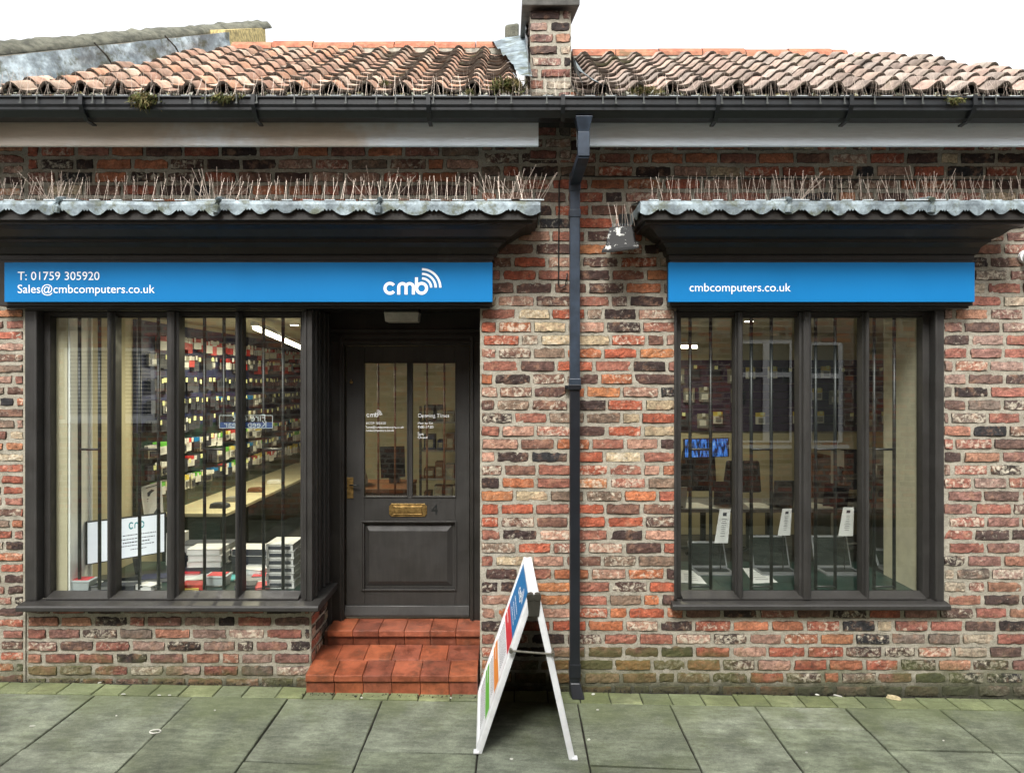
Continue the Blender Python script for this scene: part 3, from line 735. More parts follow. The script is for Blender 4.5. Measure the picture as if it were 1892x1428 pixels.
dx0, dx1, dz0, dz1 = PX(640, DY), PX(867.5, DY), PZ(1139, DY), PZ(640, DY)
gx = [PX(p, DY) for p in (673, 752, 762, 841)]; gz0, gz1 = PZ(917, DY), PZ(671, DY)
px0, px1, pz0, pz1 = PX(670, DY), PX(841, DY), PZ(1088, DY), PZ(965, DY)
m = MB(); y0, y1 = DY, DY + .045
for (a, b, c, d) in ((dx0, gx[0], dz0, dz1), (gx[3], dx1, dz0, dz1), (gx[0], gx[3], gz1, dz1), (gx[0], gx[3], pz1, gz0), (gx[0], gx[3], dz0, pz0)): m.box(a, b, y0, y1, c, d)
m.box(gx[1], gx[2], y0 + .004, y1, gz0, gz1)
m.hexa([(gx[0], y0 + .022, pz0), (gx[3], y0 + .022, pz0), (gx[3], y0 + .04, pz0), (gx[0], y0 + .04, pz0)], [(gx[0], y0 + .022, pz1), (gx[3], y0 + .022, pz1), (gx[3], y0 + .04, pz1), (gx[0], y0 + .04, pz1)])
door = m.build('door', M['paint'], B, bevel=.0035); door['label'] = 'dark grey half-glazed door'
m = MB(); ix0, ix1, iz0, iz1 = PX(682, DY), PX(826, DY), PZ(1074, DY), PZ(981, DY)
o_ = [(px0 + .02, y0 + .0215, pz0 + .02), (px1 - .02, y0 + .0215, pz0 + .02), (px1 - .02, y0 + .0215, pz1 - .02), (px0 + .02, y0 + .0215, pz1 - .02)]
i_ = [(ix0, y0 + .006, iz0), (ix1, y0 + .006, iz0), (ix1, y0 + .006, iz1), (ix0, y0 + .006, iz1)]
for k in range(4): m.quad(o_[k], o_[(k + 1) % 4], i_[(k + 1) % 4], i_[k])
m.poly(i_)
for (a, b, c, d) in ((px0, px1, pz1, pz1 + .012), (px0, px1, pz0 - .012, pz0), (px0 - .012, px0, pz0 - .012, pz1 + .012), (px1, px1 + .012, pz0 - .012, pz1 + .012)): m.box(a, b, y0 - .009, y0 + .0, c, d)
m.build('raised_panel', M['paint'], door, bevel=.002)
m = MB()
for (a, b) in ((gx[0], gx[1]), (gx[2], gx[3])):
    for q in ((a - .008, a, gz0 - .008, gz1 + .008), (b, b + .008, gz0 - .008, gz1 + .008), (a, b, gz1, gz1 + .008), (a, b, gz0 - .008, gz0)): m.box(q[0], q[1], y0 - .006, y0 - .0002, q[2], q[3])
m.build('glazing_bead', M['paint'], door, bevel=.001)
m = MB(); m.prism([(y0, dz0 + .085), (y0 - .012, dz0 + .082), (y0 - .030, dz0 + .022), (y0 - .030, dz0 + .006), (y0, dz0 + .006)], PX(636, DY), dx1, 0, lambda u, v, t: (t, u, v)); m.build('weatherboard', M['paint'], door, bevel=.003)
for (a, b) in ((gx[0], gx[1]), (gx[2], gx[3])):
    m = MB(); m.quad((a, y0 + .025, gz0), (b, y0 + .025, gz0), (b, y0 + .025, gz1), (a, y0 + .025, gz1)); m.build('pane', M['glass'], door)
for p in (699, 730, 789, 821):
    m = MB(); m.tube([(PX(p, .58), .58, gz0 - .05), (PX(p, .58), .58, gz1 + .05)], .008, 8); m.build('security_bar', M['brown'], door, smooth=True)
# brass letter plate with clipped corners
lx0, lx1, lz0, lz1 = PX(719, DY), PX(789, DY), PZ(954, DY), PZ(930, DY); c = .016
m = MB(); m.prism([(lx0 + c, lz0), (lx1 - c, lz0), (lx1, lz0 + c * 1.2), (lx1, lz1 - c * 1.2), (lx1 - c, lz1), (lx0 + c, lz1), (lx0, lz1 - c * 1.2), (lx0, lz0 + c * 1.2)], y0 - .006, y0 - .0005, 0, lambda u, v, t: (u, t, v))
m.box(lx0 + .04, lx1 - .04, y0 - .011, y0 - .006, lz0 + .022, lz1 - .022)
for (a, b, c1, d1) in ((lx0 + .032, lx1 - .032, lz0 + .015, lz0 + .020), (lx0 + .032, lx1 - .032, lz1 - .020, lz1 - .015), (lx0 + .032, lx0 + .037, lz0 + .02, lz1 - .02), (lx1 - .037, lx1 - .032, lz0 + .02, lz1 - .02)): m.box(a, b, y0 - .012, y0 - .006, c1, d1)
m.build('letter_plate', M['brass'], door, bevel=.0015)
m = MB(); hx0, hx1, hz0, hz1 = PX(641.5, DY), PX(653, DY), PZ(920, DY), PZ(882, DY); m.box(hx0, hx1, y0 - .006, y0 - .0005, hz0, hz1)
m.tube([((hx0 + hx1) / 2, y0 - .006, hz1 - .05), ((hx0 + hx1) / 2, y0 - .03, hz1 - .05)], .007, 10); hk = MB(); hk.tube([((hx0 + hx1) / 2, y0 - .0302, hz1 - .05), ((hx0 + hx1) / 2 + .05, y0 - .034, hz1 - .053), (hx1 + .045, y0 - .03, hz1 - .054)], [.006, .005, .003], 8); hk.build('lever', M['iron'], door, smooth=True)
m.box((hx0 + hx1) / 2 - .003, (hx0 + hx1) / 2 + .003, y0 - .0075, y0 - .006, hz0 + .03, hz0 + .05)
m.build('handle_plate', M['brass'], door, bevel=.001)
m = MB(); kx, kz = PX(649, DY), PZ(706, DY); m.tube([(kx, y0, kz), (kx, y0 - .004, kz)], .012, 14); m.tube([(kx, y0 - .004, kz), (kx, y0 - .012, kz), (kx, y0 - .02, kz), (kx, y0 - .025, kz)], [.006, .01, .009, .003], 12); m.tube([(kx, y0 - .003, kz + .01), (kx, y0 - .003, kz + .022)], .003, 6); m.build('lock_knob', M['brass'], door, smooth=True)
text_obj('house_number', '4', PX(797, DY), PX(809, DY), PZ(950, DY), y0 - .0015, M['iron'], door)
GY = y0 + .0235
c5 = lambda x, y: (560 + x / 2.956, 470 + y / 2.956)
for (s_, a, b, yb) in (('01759 305920', 343, 452, 928), ('Sales@cmbcomputers.co.uk', 343, 550, 949), ('cmbcomputers.co.uk', 343, 497, 967), ('Opening Times', 627, 798, 889), ('Mon to Sat', 627, 710, 928), ('9.00-17.00', 627, 712, 949), ('Sun', 627, 657, 987), ('Closed', 627, 678, 1005)):
    text_obj('lettering', s_, PX(c5(a, 0)[0], GY), PX(c5(b, 0)[0], GY), PZ(c5(0, yb)[1], GY), GY, M['white'], door)
logo(door, PX(c5(345, 0)[0], GY), PZ(c5(0, 850)[1], GY), (5 + GY) / F / 2.956 * .272, GY, M['white'])
# ---- steps
TC = [(.29, .080, .036), (.26, .074, .036), (.32, .092, .040), (.23, .068, .038), (.28, .085, .045)]
def tcol(): c = random.choice(TC); q = random.uniform(.85, 1.12); return (c[0] * q, c[1] * q, c[2] * q, 0)
m = MB(); sx0, sx1 = -1.345, PX(882, -.12)
m.box(sx0 + .01, sx1 + .0, -.09, .5, -.05, .170, 1); m.box(sx0 + .02, DX1 - .01, .29, .52, .17, .33, 1)
N = 6
for k in range(N):
    a = sx0 + (sx1 - sx0) * k / N; b = sx0 + (sx1 - sx0) * (k + 1) / N; j = .001
    jz = [random.uniform(-.003, .003) for _ in range(4)]
    zf, zm, zb_ = .180, .212, .242
    m.hexa([(a + j, -.125, zf - .042), (b - j, -.125, zf - .042), (b - j, .06, zm - .025), (a + j, .06, zm - .025)], [(a + j, -.125, zf + jz[0]), (b - j, -.125, zf + jz[1]), (b - j, .06, zm + jz[1]), (a + j, .06, zm + jz[0])], 0, tcol())
    m.hexa([(a + j - .03, .065, zm - .025), (b - j - .03 if k < N - 1 else b - j, .065, zm - .025), (b - j - .03 if k < N - 1 else b, .27, zb_ - .03), (a + j - .03, .27, zb_ - .03)],
           [(a + j - .03 + (.03 if k == 0 else 0), .065, zm + jz[2]), (b - j - .03 if k < N - 1 else b - j, .065, zm + jz[2]), (b - j - .03 if k < N - 1 else b, .27, zb_ + jz[2]), (a + j - .03 + (.03 if k == 0 else 0), .27, zb_ + jz[2])], 0, tcol())
    m.box(a + j + .002, b - j + .002, -.112, -.09, .03, .135, 0, tcol())
    a2 = -1.30 + (DX1 + 1.30) * k / N; b2 = -1.30 + (DX1 + 1.30) * (k + 1) / N
    m.hexa([(a2 + j, .255, .300), (b2 - j, .255, .300), (b2 - j, .5, .325), (a2 + j, .5, .325)], [(a2 + j, .255, .343 + jz[3]), (b2 - j, .255, .343 + jz[1]), (b2 - j, .5, .354), (a2 + j, .5, .354)], 0, tcol())
    m.box(a2 + j, b2 - j, .275, .29, .235, .303, 0, tuple(x * .7 for x in tcol()[:3]) + (0,))
m.build('entrance_step', [M['terracotta'], M['grout']], B, bevel=.005)

# ---- shop interior
IZ, CZ = .33, 2.60
XL, XR_, YB = -3.02, 4.4, 5.6
for q_ in ((XL - .1, XL, .12, YB, .0, CZ), (XL, .25, YB, YB + .1, .0, CZ), (.25, .35, 3.6, YB, 0, CZ), (.35, XR_, 3.6, 3.7, 0, CZ), (XR_, XR_ + .1, .2, 3.6, 0, CZ), (PX(887) + .05, RW[0] - .01, .221, .24, .3, CZ)):
    m = MB(); m.box(*q_); m.build('interior_wall', M['cream'], B)
m = MB(); m.box(-3.1, XR_ + .1, .12, YB + .1, CZ, CZ + .06); m.build('ceiling', M['ceiling'], B)
m = MB(); m.box(-3.1, XR_ + .1, .56, YB + .1, .25, .33); m.build('floor', M['floor'], B)
m = MB(); m.box(2.74, 2.76, .13, .62, .6, 2.6); m.build('window_reveal', M['ceiling'], B)
m = MB(); m.box(XL, XL + .014, .13, .36, .6, 2.6); m.box(XL, XL + .03, .36, .375, .6, 2.6); m.build('window_reveal', M['upvc'], B)
# display beds inside the two windows
m = MB(); m.box(-3.0, -1.42, .13, 1.0, .60, .645); m.box(-3.0, -1.42, .98, 1.0, .33, .60); m.build('display_bed', M['dkgreen'], B)
m = MB(); m.box(1.08, 2.73, .13, 1.0, .60, .645); m.box(1.08, 2.73, .98, 1.0, .33, .60); m.build('display_bed', M['dkgreen'], B)

# ================================================================== NEIGHBOUR, left
NB = thing('neighbouring_building', 'strip of smaller brick house at the left edge with a mossy raking parapet', 'building', (-3.6, 0, 0))
m = MB(); nm = lambda u, w_, z: (u, -w_ + .004, z)
bricks(m, nm, -4.4, WL - .012, .0, 3.9, .225, .073, (), lambda u, z: .25, jh=.013)
mortar(m, nm, [(-4.4, WL, -.05, 3.9)]); m.box(-4.4, WL - .006, .03, .11, 0, 3.9, 1); m.box(WL - .016, WL - .002, -.004, .03, 0, 2.56, 1)
m.build('brick_wall', [M['brick'], M['mortar']], NB)
m = MB()
cb0, cb1, cb2 = Vector(P(-80, 112, -.44)), Vector(P(418, 60, 1.5)), Vector(P(492, 60, 3.0))
tb0, tb1 = Vector(P(-60, 180, -.44)), Vector(P(425, 96, 1.5))
sheet(m, tb0, tb1, cb1 + Vector((.03, 0, .0)), cb0 + Vector((.03, 0, 0)), 40, 8, .03)
pL = m.build('parapet_flashing', m_lead(1.55), NB, smooth=True)
for f_ in (.42, .70):
    k = MB(); a = tb0.lerp(tb1, f_ + .05); b = cb0.lerp(cb1, f_); n_ = Vector((.02, -.03, .01)); k.tube([a + n_, a.lerp(b, .45) + n_ * 1.3 + Vector((.01, 0, 0)), b + n_], .006, 6); k.build('lead_lap', M['dirt'], pL)
m = MB()
e1, e2 = P(418, 62, 1.97), P(494, 58, 3.05)
m.hexa([P(424, 100, 1.7), P(492, 92, 3.0), P(480, 92, 3.2), P(380, 96, 2.1)], [P(416, 56, 1.7), P(490, 52, 3.0), P(478, 52, 3.2), P(380, 56, 2.1)]); m.build('gable_end', M['lichen'], NB)
m = MB(); n_ = 60; rows = []
for i in range(n_ + 1):
    f = i / n_
    Yc = -.32 + f * 3.4; lowp = Vector(P(-82 + 0, 112, -.46)).lerp(Vector(P(496, 53, 3.08)), f)
    r = .085 + .006 * math.sin(i * 2.1); base = len(m.v)
    for k in range(9):
        a = math.pi * k / 8 - .25; nn = noise.noise((f * 40, k * .9, 0)) * .014 + noise.noise((f * 120, k * 2., 5)) * .008
        m.v.append(tuple(lowp + Vector((-.10 + math.cos(a) * (.14 + nn), 0, max(-.0, math.sin(a)) * (r + nn * 1.6) + (0.0 if k < 8 else 0)))))
    if i:
        for k in range(8): m.f.append((base - 9 + k, base - 9 + k + 1, base + k + 1, base + k)); m.m.append(0); m.c.append(None)
        m.f.append((base - 9, base, base + 8, base - 1)); m.m.append(0); m.c.append(None)
m.poly([m.v[len(m.v) - 9 + k] for k in range(9)])
m.build('coping', M['coping'], NB, smooth=True)
m = MB(); m.quad(tuple(tb0 + Vector((-.02, 0, -.3))), tuple(tb1 + Vector((-.02, 0, -.3))), tuple(cb1), tuple(cb0)); m.build('parapet_core', M['mortar'], NB)

# ================================================================== OPPOSITE HOUSE (seen mirrored in the glass)
OY = -5.75
O = thing('brick_house', 'red brick house across the street, mirrored in the shop glass', 'building', (0, OY - .2, 0))
onm = lambda u, w_, z: (u, OY + w_, z)
VS = F / (5.1 + .1 - OY)                                         # px per metre of mirror image
def vx(px): return (px - CX) / VS
def vz(py): return HC - (py - CY) / VS
wins = [(vx(1350), vx(1468), vz(822), vz(627)), (vx(1494), vx(1558), vz(822), vz(630)), (vx(118), vx(285), vz(775), vz(640))]
m = MB(); bricks(m, onm, -9, 9, -.1, 6.2, .235, .08, wins, lambda u, z: .15, nx=4, nz=3, tone=1.1)
edges = sorted(wins); xs = [-9]; rects = []
cur = -9
for (a, b, c_, d_) in edges: rects += [(cur, a, -.1, 6.2), (a, b, -.1, c_), (a, b, d_, 6.2)]; cur = b
rects.append((cur, 9, -.1, 6.2)); mortar(m, onm, rects, step=.4)
m.build('brick_wall', [M['brick'], M['mortar']], O)
for i, (a, b, c_, d_) in enumerate(wins):
    m = MB(); w_ = .06
    for q in ((a, a + w_, c_, d_), (b - w_, b, c_, d_), (a + w_, b - w_, c_, c_ + w_), (a + w_, b - w_, d_ - w_, d_)): m.box(q[0], q[1], OY - .05, OY - .02, q[2], q[3])
    zz = c_ + (d_ - c_) * .64
    if i < 2: m.box(a + w_, b - w_, OY - .05, OY - .02, zz, zz + .07)
    if i == 0: m.box(vx(1411), vx(1411) + .09, OY - .052, OY - .018, c_ + w_, d_ - w_)
    f = m.build('window', M['upvc'], O)
    m = MB(); m.quad((a, OY - .07, c_), (b, OY - .07, c_), (b, OY - .07, d_), (a, OY - .07, d_)); m.build('pane', M['obscure'] if i < 2 else M['ink'], f)
    m = MB(); m.box(a - .06, b + .06, OY - .03, OY + .06, c_ - .05, c_ - .001); m.build('sill', M['upvc'], f)
    if i == 2:
        m = MB(); z = c_ + .05
        while z < d_ - .05: m.hexa([(a + .05, OY - .066, z), (b - .05, OY - .066, z), (b - .05, OY - .05, z + .03), (a + .05, OY - .05, z + .03)], [(a + .05, OY - .068, z + .002), (b - .05, OY - .068, z + .002), (b - .05, OY - .052, z + .032), (a + .05, OY - .052, z + .032)]); z += .055
        m.build('blind', M['blind'], f)
m = MB(); m.box(-9, 9, OY - .5, OY - .10, -.1, 6.2); m.quad((-9, OY + .2, 6.2), (9, OY + .2, 6.2), (9, OY - 3, 7.6), (-9, OY - 3, 7.6)); m.build('roof', M['slate'], O)

# ================================================================== SIGNS
SY = -.12
s1 = thing('shop_sign', 'long blue sign board with phone number, email address and white logo above the left window', 'sign', (PX(459, SY), SY, 2.58), 'blue shop signs')
m = MB(); m.box(PX(8, SY), PX(910, SY), SY, -.0955, PZ(558, SY), PZ(485, SY)); m.build('sign_board', M['blue'], s1, bevel=.002)
text_obj('lettering', 'T: 01759 305920', PX(33, SY), PX(184, SY), PZ(517.5, SY), SY - .0015, M['white'], s1)
text_obj('lettering', 'Sales@cmbcomputers.co.uk', PX(33, SY), PX(286, SY), PZ(541.5, SY), SY - .0015, M['white'], s1)
logo(s1, PX(708, SY), PZ(497, SY), (5 + SY) / F / 2.956, SY - .0015, M['white'])
s2 = thing('shop_sign', 'shorter blue sign board with only a web address above the right window', 'sign', (PX(1518, SY), SY, 2.58), 'blue shop signs')
m = MB(); m.box(PX(1235, SY), PX(1801, SY), SY, -.0955, PZ(558, SY), PZ(485, SY)); m.build('sign_board', M['blue'], s2, bevel=.002)
text_obj('lettering', 'cmbcomputers.co.uk', PX(1274, SY), PX(1461, SY), PZ(538.5, SY), SY - .0015, M['white'], s2)
m = MB(); m.build if 0 else None

# ================================================================== DOWNPIPE
dp = thing('downpipe', 'black square plastic downpipe with swan neck on the brick pier', 'drainpipe', (PX(1062, -.09), -.09, 0))
def sq(mb, pts, w_, d_):
    """square pipe through (x, y, z) points with half sizes"""
    for k in range(len(pts) - 1):
        (a, b) = pts[k], pts[k + 1]
        r = lambda p: [(p[0] - w_, p[1] - d_, p[2]), (p[0] + w_, p[1] - d_, p[2]), (p[0] + w_, p[1] + d_, p[2]), (p[0] - w_, p[1] + d_, p[2])]
        mb.hexa(r(b), r(a))
PXc = PX(1062, -.1); hw = .0325
for (za, zb_, nm_) in ((PZ(395, -.1), PZ(320, -.1), 0), (PZ(712, -.1), PZ(396, -.1), 1), (.10, PZ(713, -.1), 2)):
    m = MB(); sq(m, [(PXc, -.085, zb_), (PXc, -.085, za)], hw - .0015 * nm_ * 0, .032); m.build('pipe_length', M['pipe'] if nm_ < 2 else M['black'], dp, bevel=.005)  # upper lengths carry the painted sky tint, lowest stays plain black
for py, h in ((395, .05), (710, .075), (1238, .09)):
    m = MB(); z = PZ(py, -.1); m.box(PXc - hw - .005, PXc + hw + .005, -.122, -.047, z - h / 2, z + h / 2); m.build('collar', M['pipe'] if py < 800 else M['black'], dp, bevel=.004)
for py in (470 + 725 / 2.956,):
    m = MB(); z = PZ(py, -.1) ; m.box(PXc - .06, PXc + .045, -.05, -.005, z - .012, z + .012); m.box(PXc - hw - .008, PXc + hw + .008, -.127, -.122, z - .016, z + .016); m.build('pipe_clip', M['black'], dp, bevel=.002)
ox = PX(1078, -.43)
m = MB(); m.hexa([(ox - .052, -.485, 3.655), (ox + .052, -.485, 3.655), (ox + .052, -.375, 3.655), (ox - .052, -.375, 3.655)], [(ox - .032, -.46, 3.565), (ox + .032, -.46, 3.565), (ox + .032, -.39, 3.565), (ox - .032, -.39, 3.565)])
m.build('gutter_outlet', M['pipe'], dp, bevel=.004)
m = MB(); sq(m, [(ox, -.425, 3.57), (ox, -.425, 3.42)], .035, .036); r2 = lambda x, y, z, w_, dz=0: None
m.hexa([(ox - .034, -.46, 3.41), (ox + .034, -.46, 3.41), (ox + .034, -.39, 3.46), (ox - .034, -.39, 3.46)], [(PXc - .034, -.13, 3.335), (PXc + .034, -.13, 3.335), (PXc + .034, -.052, 3.395), (PXc - .034, -.052, 3.395)])
sq(m, [(PXc, -.09, 3.37), (PXc, -.088, 3.30)], .036, .036)
m.build('swan_neck', M['pipe'], dp, bevel=.004)
m = MB(); m.hexa([(PXc - .034, -.12, .13), (PXc + .034, -.12, .13), (PXc + .034, -.052, .13), (PXc - .034, -.052, .13)], [(PXc - .02, -.16, .035), (PXc + .06, -.16, .035), (PXc + .065, -.06, .03), (PXc - .034, -.06, .03)])
m.build('shoe', M['black'], dp, bevel=.008)

# ================================================================== WALL FITTINGS
fl = thing('floodlight', 'small old black floodlight with peeling white paint beside the right canopy', 'light', P(1147, 440, -.12))
m = MB(); fy0, fy1 = -.24, -.06
q = lambda px, py, Y: P(px, py, Y)
m.hexa([q(1117, 462, -.26), q(1175, 457, -.26), q(1176, 452, -.06), q(1122, 454, -.06)], [q(1126, 420, -.22), q(1168, 418, -.22), q(1170, 420, -.06), q(1130, 420, -.06)])
m.build('housing', m_peel(), fl, bevel=.006)
m = MB(); m.hexa([q(1111, 468, -.275), q(1181, 459, -.275), q(1180, 450, -.06), q(1120, 456, -.06)], [q(1112, 462, -.275), q(1180, 453, -.275), q(1180, 446, -.06), q(1120, 451, -.06)]); m.build('rim', m_peel(), fl, bevel=.003)
m = MB(); m.hexa([q(1122, 467, -.262), q(1172, 461, -.262), q(1172, 455, -.08), q(1128, 459, -.08)], [q(1122, 465.5, -.262), q(1172, 459.5, -.262), q(1172, 453, -.08), q(1128, 457, -.08)], 0); m.build('lens', M['clear'], fl)
for k in range(8):
    m = MB(); a = 1131 + k * 4.6; m.hexa([q(a, 421, -.215), q(a + 1.6, 421, -.215), q(a + 1.6, 421, -.09), q(a, 421, -.09)], [q(a, 413, -.205), q(a + 1.6, 413, -.205), q(a + 1.6, 413, -.10), q(a, 413, -.10)]); m.build('fin', M['iron'], fl)
m = MB(); m.tube([q(1150, 416, -.10), q(1152, 405, -.04), q(1152, 404, .0)], .012, 8); m.box(PX(1143), PX(1163), -.012, -.0, PZ(417), PZ(396)); m.build('bracket', M['iron'], fl)
for k in range(9):
    m = MB(); a = 1128 + k * 5.8; m.tube([q(a + 4, 418, -.16), q(a + random.uniform(-6, 8), 372 + random.uniform(0, 8), -.16 + random.uniform(-.05, .05))], .0013, 4); m.build('bird_spike', M['wire'], fl)

bl = thing('bulkhead_lamp', 'small unlit bulkhead lamp on the soffit above the door', 'light', P(743, 580, .3))
m = MB(); m.box(PX(711, .2), PX(775, .2), .16, .30, PZ(576, .2), 2.60); m.build('lamp_base', M['iron'], bl, bevel=.004)
m = MB(); a, b = PX(711, .2), PX(775, .2); zt, zb_ = PZ(577, .2), PZ(595, .2); m.hexa([(a + .008, .165, zb_), (b - .008, .165, zb_), (b - .008, .29, zb_), (a + .008, .29, zb_)], [(a, .155, zt), (b, .155, zt), (b, .30, zt), (a, .30, zt)]); m.build('diffuser', M['diffuser'], bl, bevel=.006)

cc = thing('security_camera', 'white security camera on the wall at the right edge', 'camera', P(1893, 480, -.12))
m = MB(); c0 = Vector(P(1897, 474, -.02)); m.tube([c0, c0 + Vector((-.01, -.05, -.005)), c0 + Vector((-.02, -.10, -.02)), c0 + Vector((-.028, -.17, -.04))], [.03, .03, .034, .032], 16); m.build('camera_body', M['whitep'], cc, smooth=True)
m = MB(); m.tube([c0 + Vector((-.0282, -.171, -.0405)), c0 + Vector((-.029, -.178, -.0425))], .024, 16); m.build('lens', M['black'], cc)
m = MB(); m.tube([c0 + Vector((0, .02, 0)), c0 + Vector((0, -.005, 0))], .045, 18); m.build('mount', M['whitep'], cc)

m = MB(); cpts = [P(1073, 326, -.012), P(1160, 327, -.014), P(1260, 328, -.012), P(1400, 330, -.014), P(1560, 332, -.012), P(1700, 333, -.012), P(1860, 333, -.012), P(1868, 340, -.012), P(1870, 362, -.012)]
m.tube(cpts, .004, 6); tag(m.build('cable', M['iron'], smooth=True), 'thin black cable running level along the bricks above the right canopy', 'cable')
m = MB(); m.tube([P(1050, 322, -.012), P(1036, 326, -.014), P(1033, 340, -.014), P(1033, 400, -.012), P(1032, 460, -.012), P(1032, 510, -.014), P(1031.5, 526, -.016), P(1036, 533, -.016), P(1044, 528, -.016), P(1047, 515, -.014), P(1048, 505, -.012)], .0042, 6)
tag(m.build('cable', M['iron'], smooth=True), 'black cable hanging down in a loop beside the downpipe', 'cable')

# ---- bird spikes
def spikes(name, lab, pts, h, sp, seed, splay=.35, wr=.00062):
    rnd = random.Random(seed); m = MB()
    for (a, b) in pts:
        a, b = Vector(a), Vector(b); n_ = int((b - a).length / sp)
        for k in range(n_):
            p = a.lerp(b, (k + rnd.uniform(-.2, .2)) / n_); kx_ = (-1) ** k
            t_ = p + Vector((rnd.gauss(0, .10) * h * 2.2 * splay + kx_ * h * .09, (-1) ** (k // 2) * h * splay * rnd.uniform(.4, 1.1), h * rnd.uniform(.78, 1.08)))
            m.tube([p, t_], wr, 4, cap=False)
            if k % 9 == 0: m.box(p.x - .012, p.x + .05, p.y - .008, p.y + .008, p.z - .004, p.z + .001, 1)
    o = m.build(name, [M['wire'], M['clear']]); return tag(o, lab, 'bird spikes', 'bird spikes')
spikes('bird_spikes', 'row of thin wire bird spikes along the top of the left canopy', [((-3.5, -.36, 3.182), (PX(998, -.4) + .0, -.36, 3.182))], .15, .0145, 3)
spikes('bird_spikes', 'row of thin wire bird spikes along the top of the right canopy', [((PX(1205, -.4), -.36, 3.182), (3.4, -.36, 3.182))], .15, .0145, 4)
spikes('bird_spikes', 'long row of thin wire bird spikes standing in the gutter under the tiles', [((-3.35, -.50, 3.768), (3.4, -.50, 3.763))], .14, .014, 5, .45, .00055)
def cluster(X, y, z, n_, seed):
    pass
rnd = random.Random(9)
ORDN = ['first', 'second', 'third', 'fourth', 'fifth', 'sixth', 'seventh', 'eighth', 'ninth', 'tenth', 'eleventh', 'twelfth', 'thirteenth', 'fourteenth', 'fifteenth', 'sixteenth', 'seventeenth', 'eighteenth', 'nineteenth', 'twentieth'] + ['twenty-' + x_ for x_ in ('first', 'second', 'third', 'fourth', 'fifth', 'sixth', 'seventh', 'eighth', 'ninth')] + ['thirtieth'] + ['thirty-' + x_ for x_ in ('first', 'second', 'third', 'fourth', 'fifth', 'sixth', 'seventh', 'eighth', 'ninth')] + ['fortieth'] + ['forty-' + x_ for x_ in ('first', 'second', 'third', 'fourth', 'fifth', 'sixth', 'seventh', 'eighth', 'ninth')]
for (lab, lst) in (('left', [106, 401, 700, 930, 975]), ('right', [1458, 1722])):
    for q_, px in enumerate(lst):
        X = PX(px, -.4); z = 3.19; m = MB(); m.box(X - .10, X + .10, -.378, -.362, z - .014, z - .008, 1)
        for k in range(11):
            a = rnd.uniform(-1, 1); m.tube([(X + a * .095, -.37, z - .01), (X + a * .10 + (a * .9 + rnd.gauss(0, .2)) * .11, -.37 + rnd.uniform(-.06, .06), z + rnd.uniform(.10, .19))], .0009, 4, cap=False)
        tag(m.build('spike_bunch', [M['wire'], M['clear']]), 'splayed bunch of taller wire spikes, %s from the left on the %s canopy' % (ORDN[q_], lab), 'bird spikes', 'splayed spike bunches')

# ---- moss
def moss(lab, c, rx, rz_, n_, hang, seed, dry=.35, blade=.03):
    rnd = random.Random(seed); m = MB(); c = Vector(c)
    for k in range(n_):
        a, b = rnd.gauss(0, .42), rnd.uniform(-1, 1); p = c + Vector((a * rx, b * .03, rnd.gauss(0, .35) * rz_))
        d = Vector((rnd.gauss(0, .5), rnd.gauss(-.3, .4), rnd.uniform(-1.1, .5) if hang else rnd.uniform(.1, 1.1))).normalized() * blade * rnd.uniform(.5, 1.4)
        if hang and abs(a) < .35: d.z -= rnd.random() * rz_ * .8
        s_ = d.cross(Vector((rnd.uniform(-1, 1), rnd.uniform(-1, 1), .3))).normalized() * blade * .11
        mid = p + d * .55 + Vector((rnd.uniform(-.004, .004), 0, 0)); mi = 1 if rnd.random() < dry else 0
        m.quad(p - s_, p + s_, mid + s_ * .8, mid - s_ * .8, mi); m.poly([mid - s_ * .8, mid + s_ * .8, p + d + Vector((0, 0, -.15 * blade))], mi)
    return tag(m.build('moss', [M['moss'], M['drymoss']], at=tuple(c)), lab, 'moss', 'moss tufts on the gutter')
moss('shaggy moss tuft hanging furthest over the gutter near its left end', P(266, 183, -.515), .08, .045, 600, True, 1, .5)
moss('low green moss mat on the gutter, second tuft from the left', P(415, 181, -.51), .10, .025, 500, True, 2, .3, .024)
moss('tall grassy moss clump beside the lead flashing of the party wall', P(937, 165, -.45), .09, .045, 700, False, 3, .45, .05)
moss('small round moss cushion under the tiles left of the party wall', P(868, 172, -.47), .028, .014, 220, False, 4, .3, .014)
moss('small bright moss cushion inside a tile end left of the party wall', P(711, 155, -.44), .035, .014, 220, False, 5, .2, .014)
moss('dry moss clump on the gutter just right of the downpipe', P(1190, 172, -.47), .11, .03, 500, False, 6, .7, .03)
moss('thin moss tuft on the gutter near its right end', P(1762, 186, -.505), .06, .018, 320, True, 7, .4, .022)

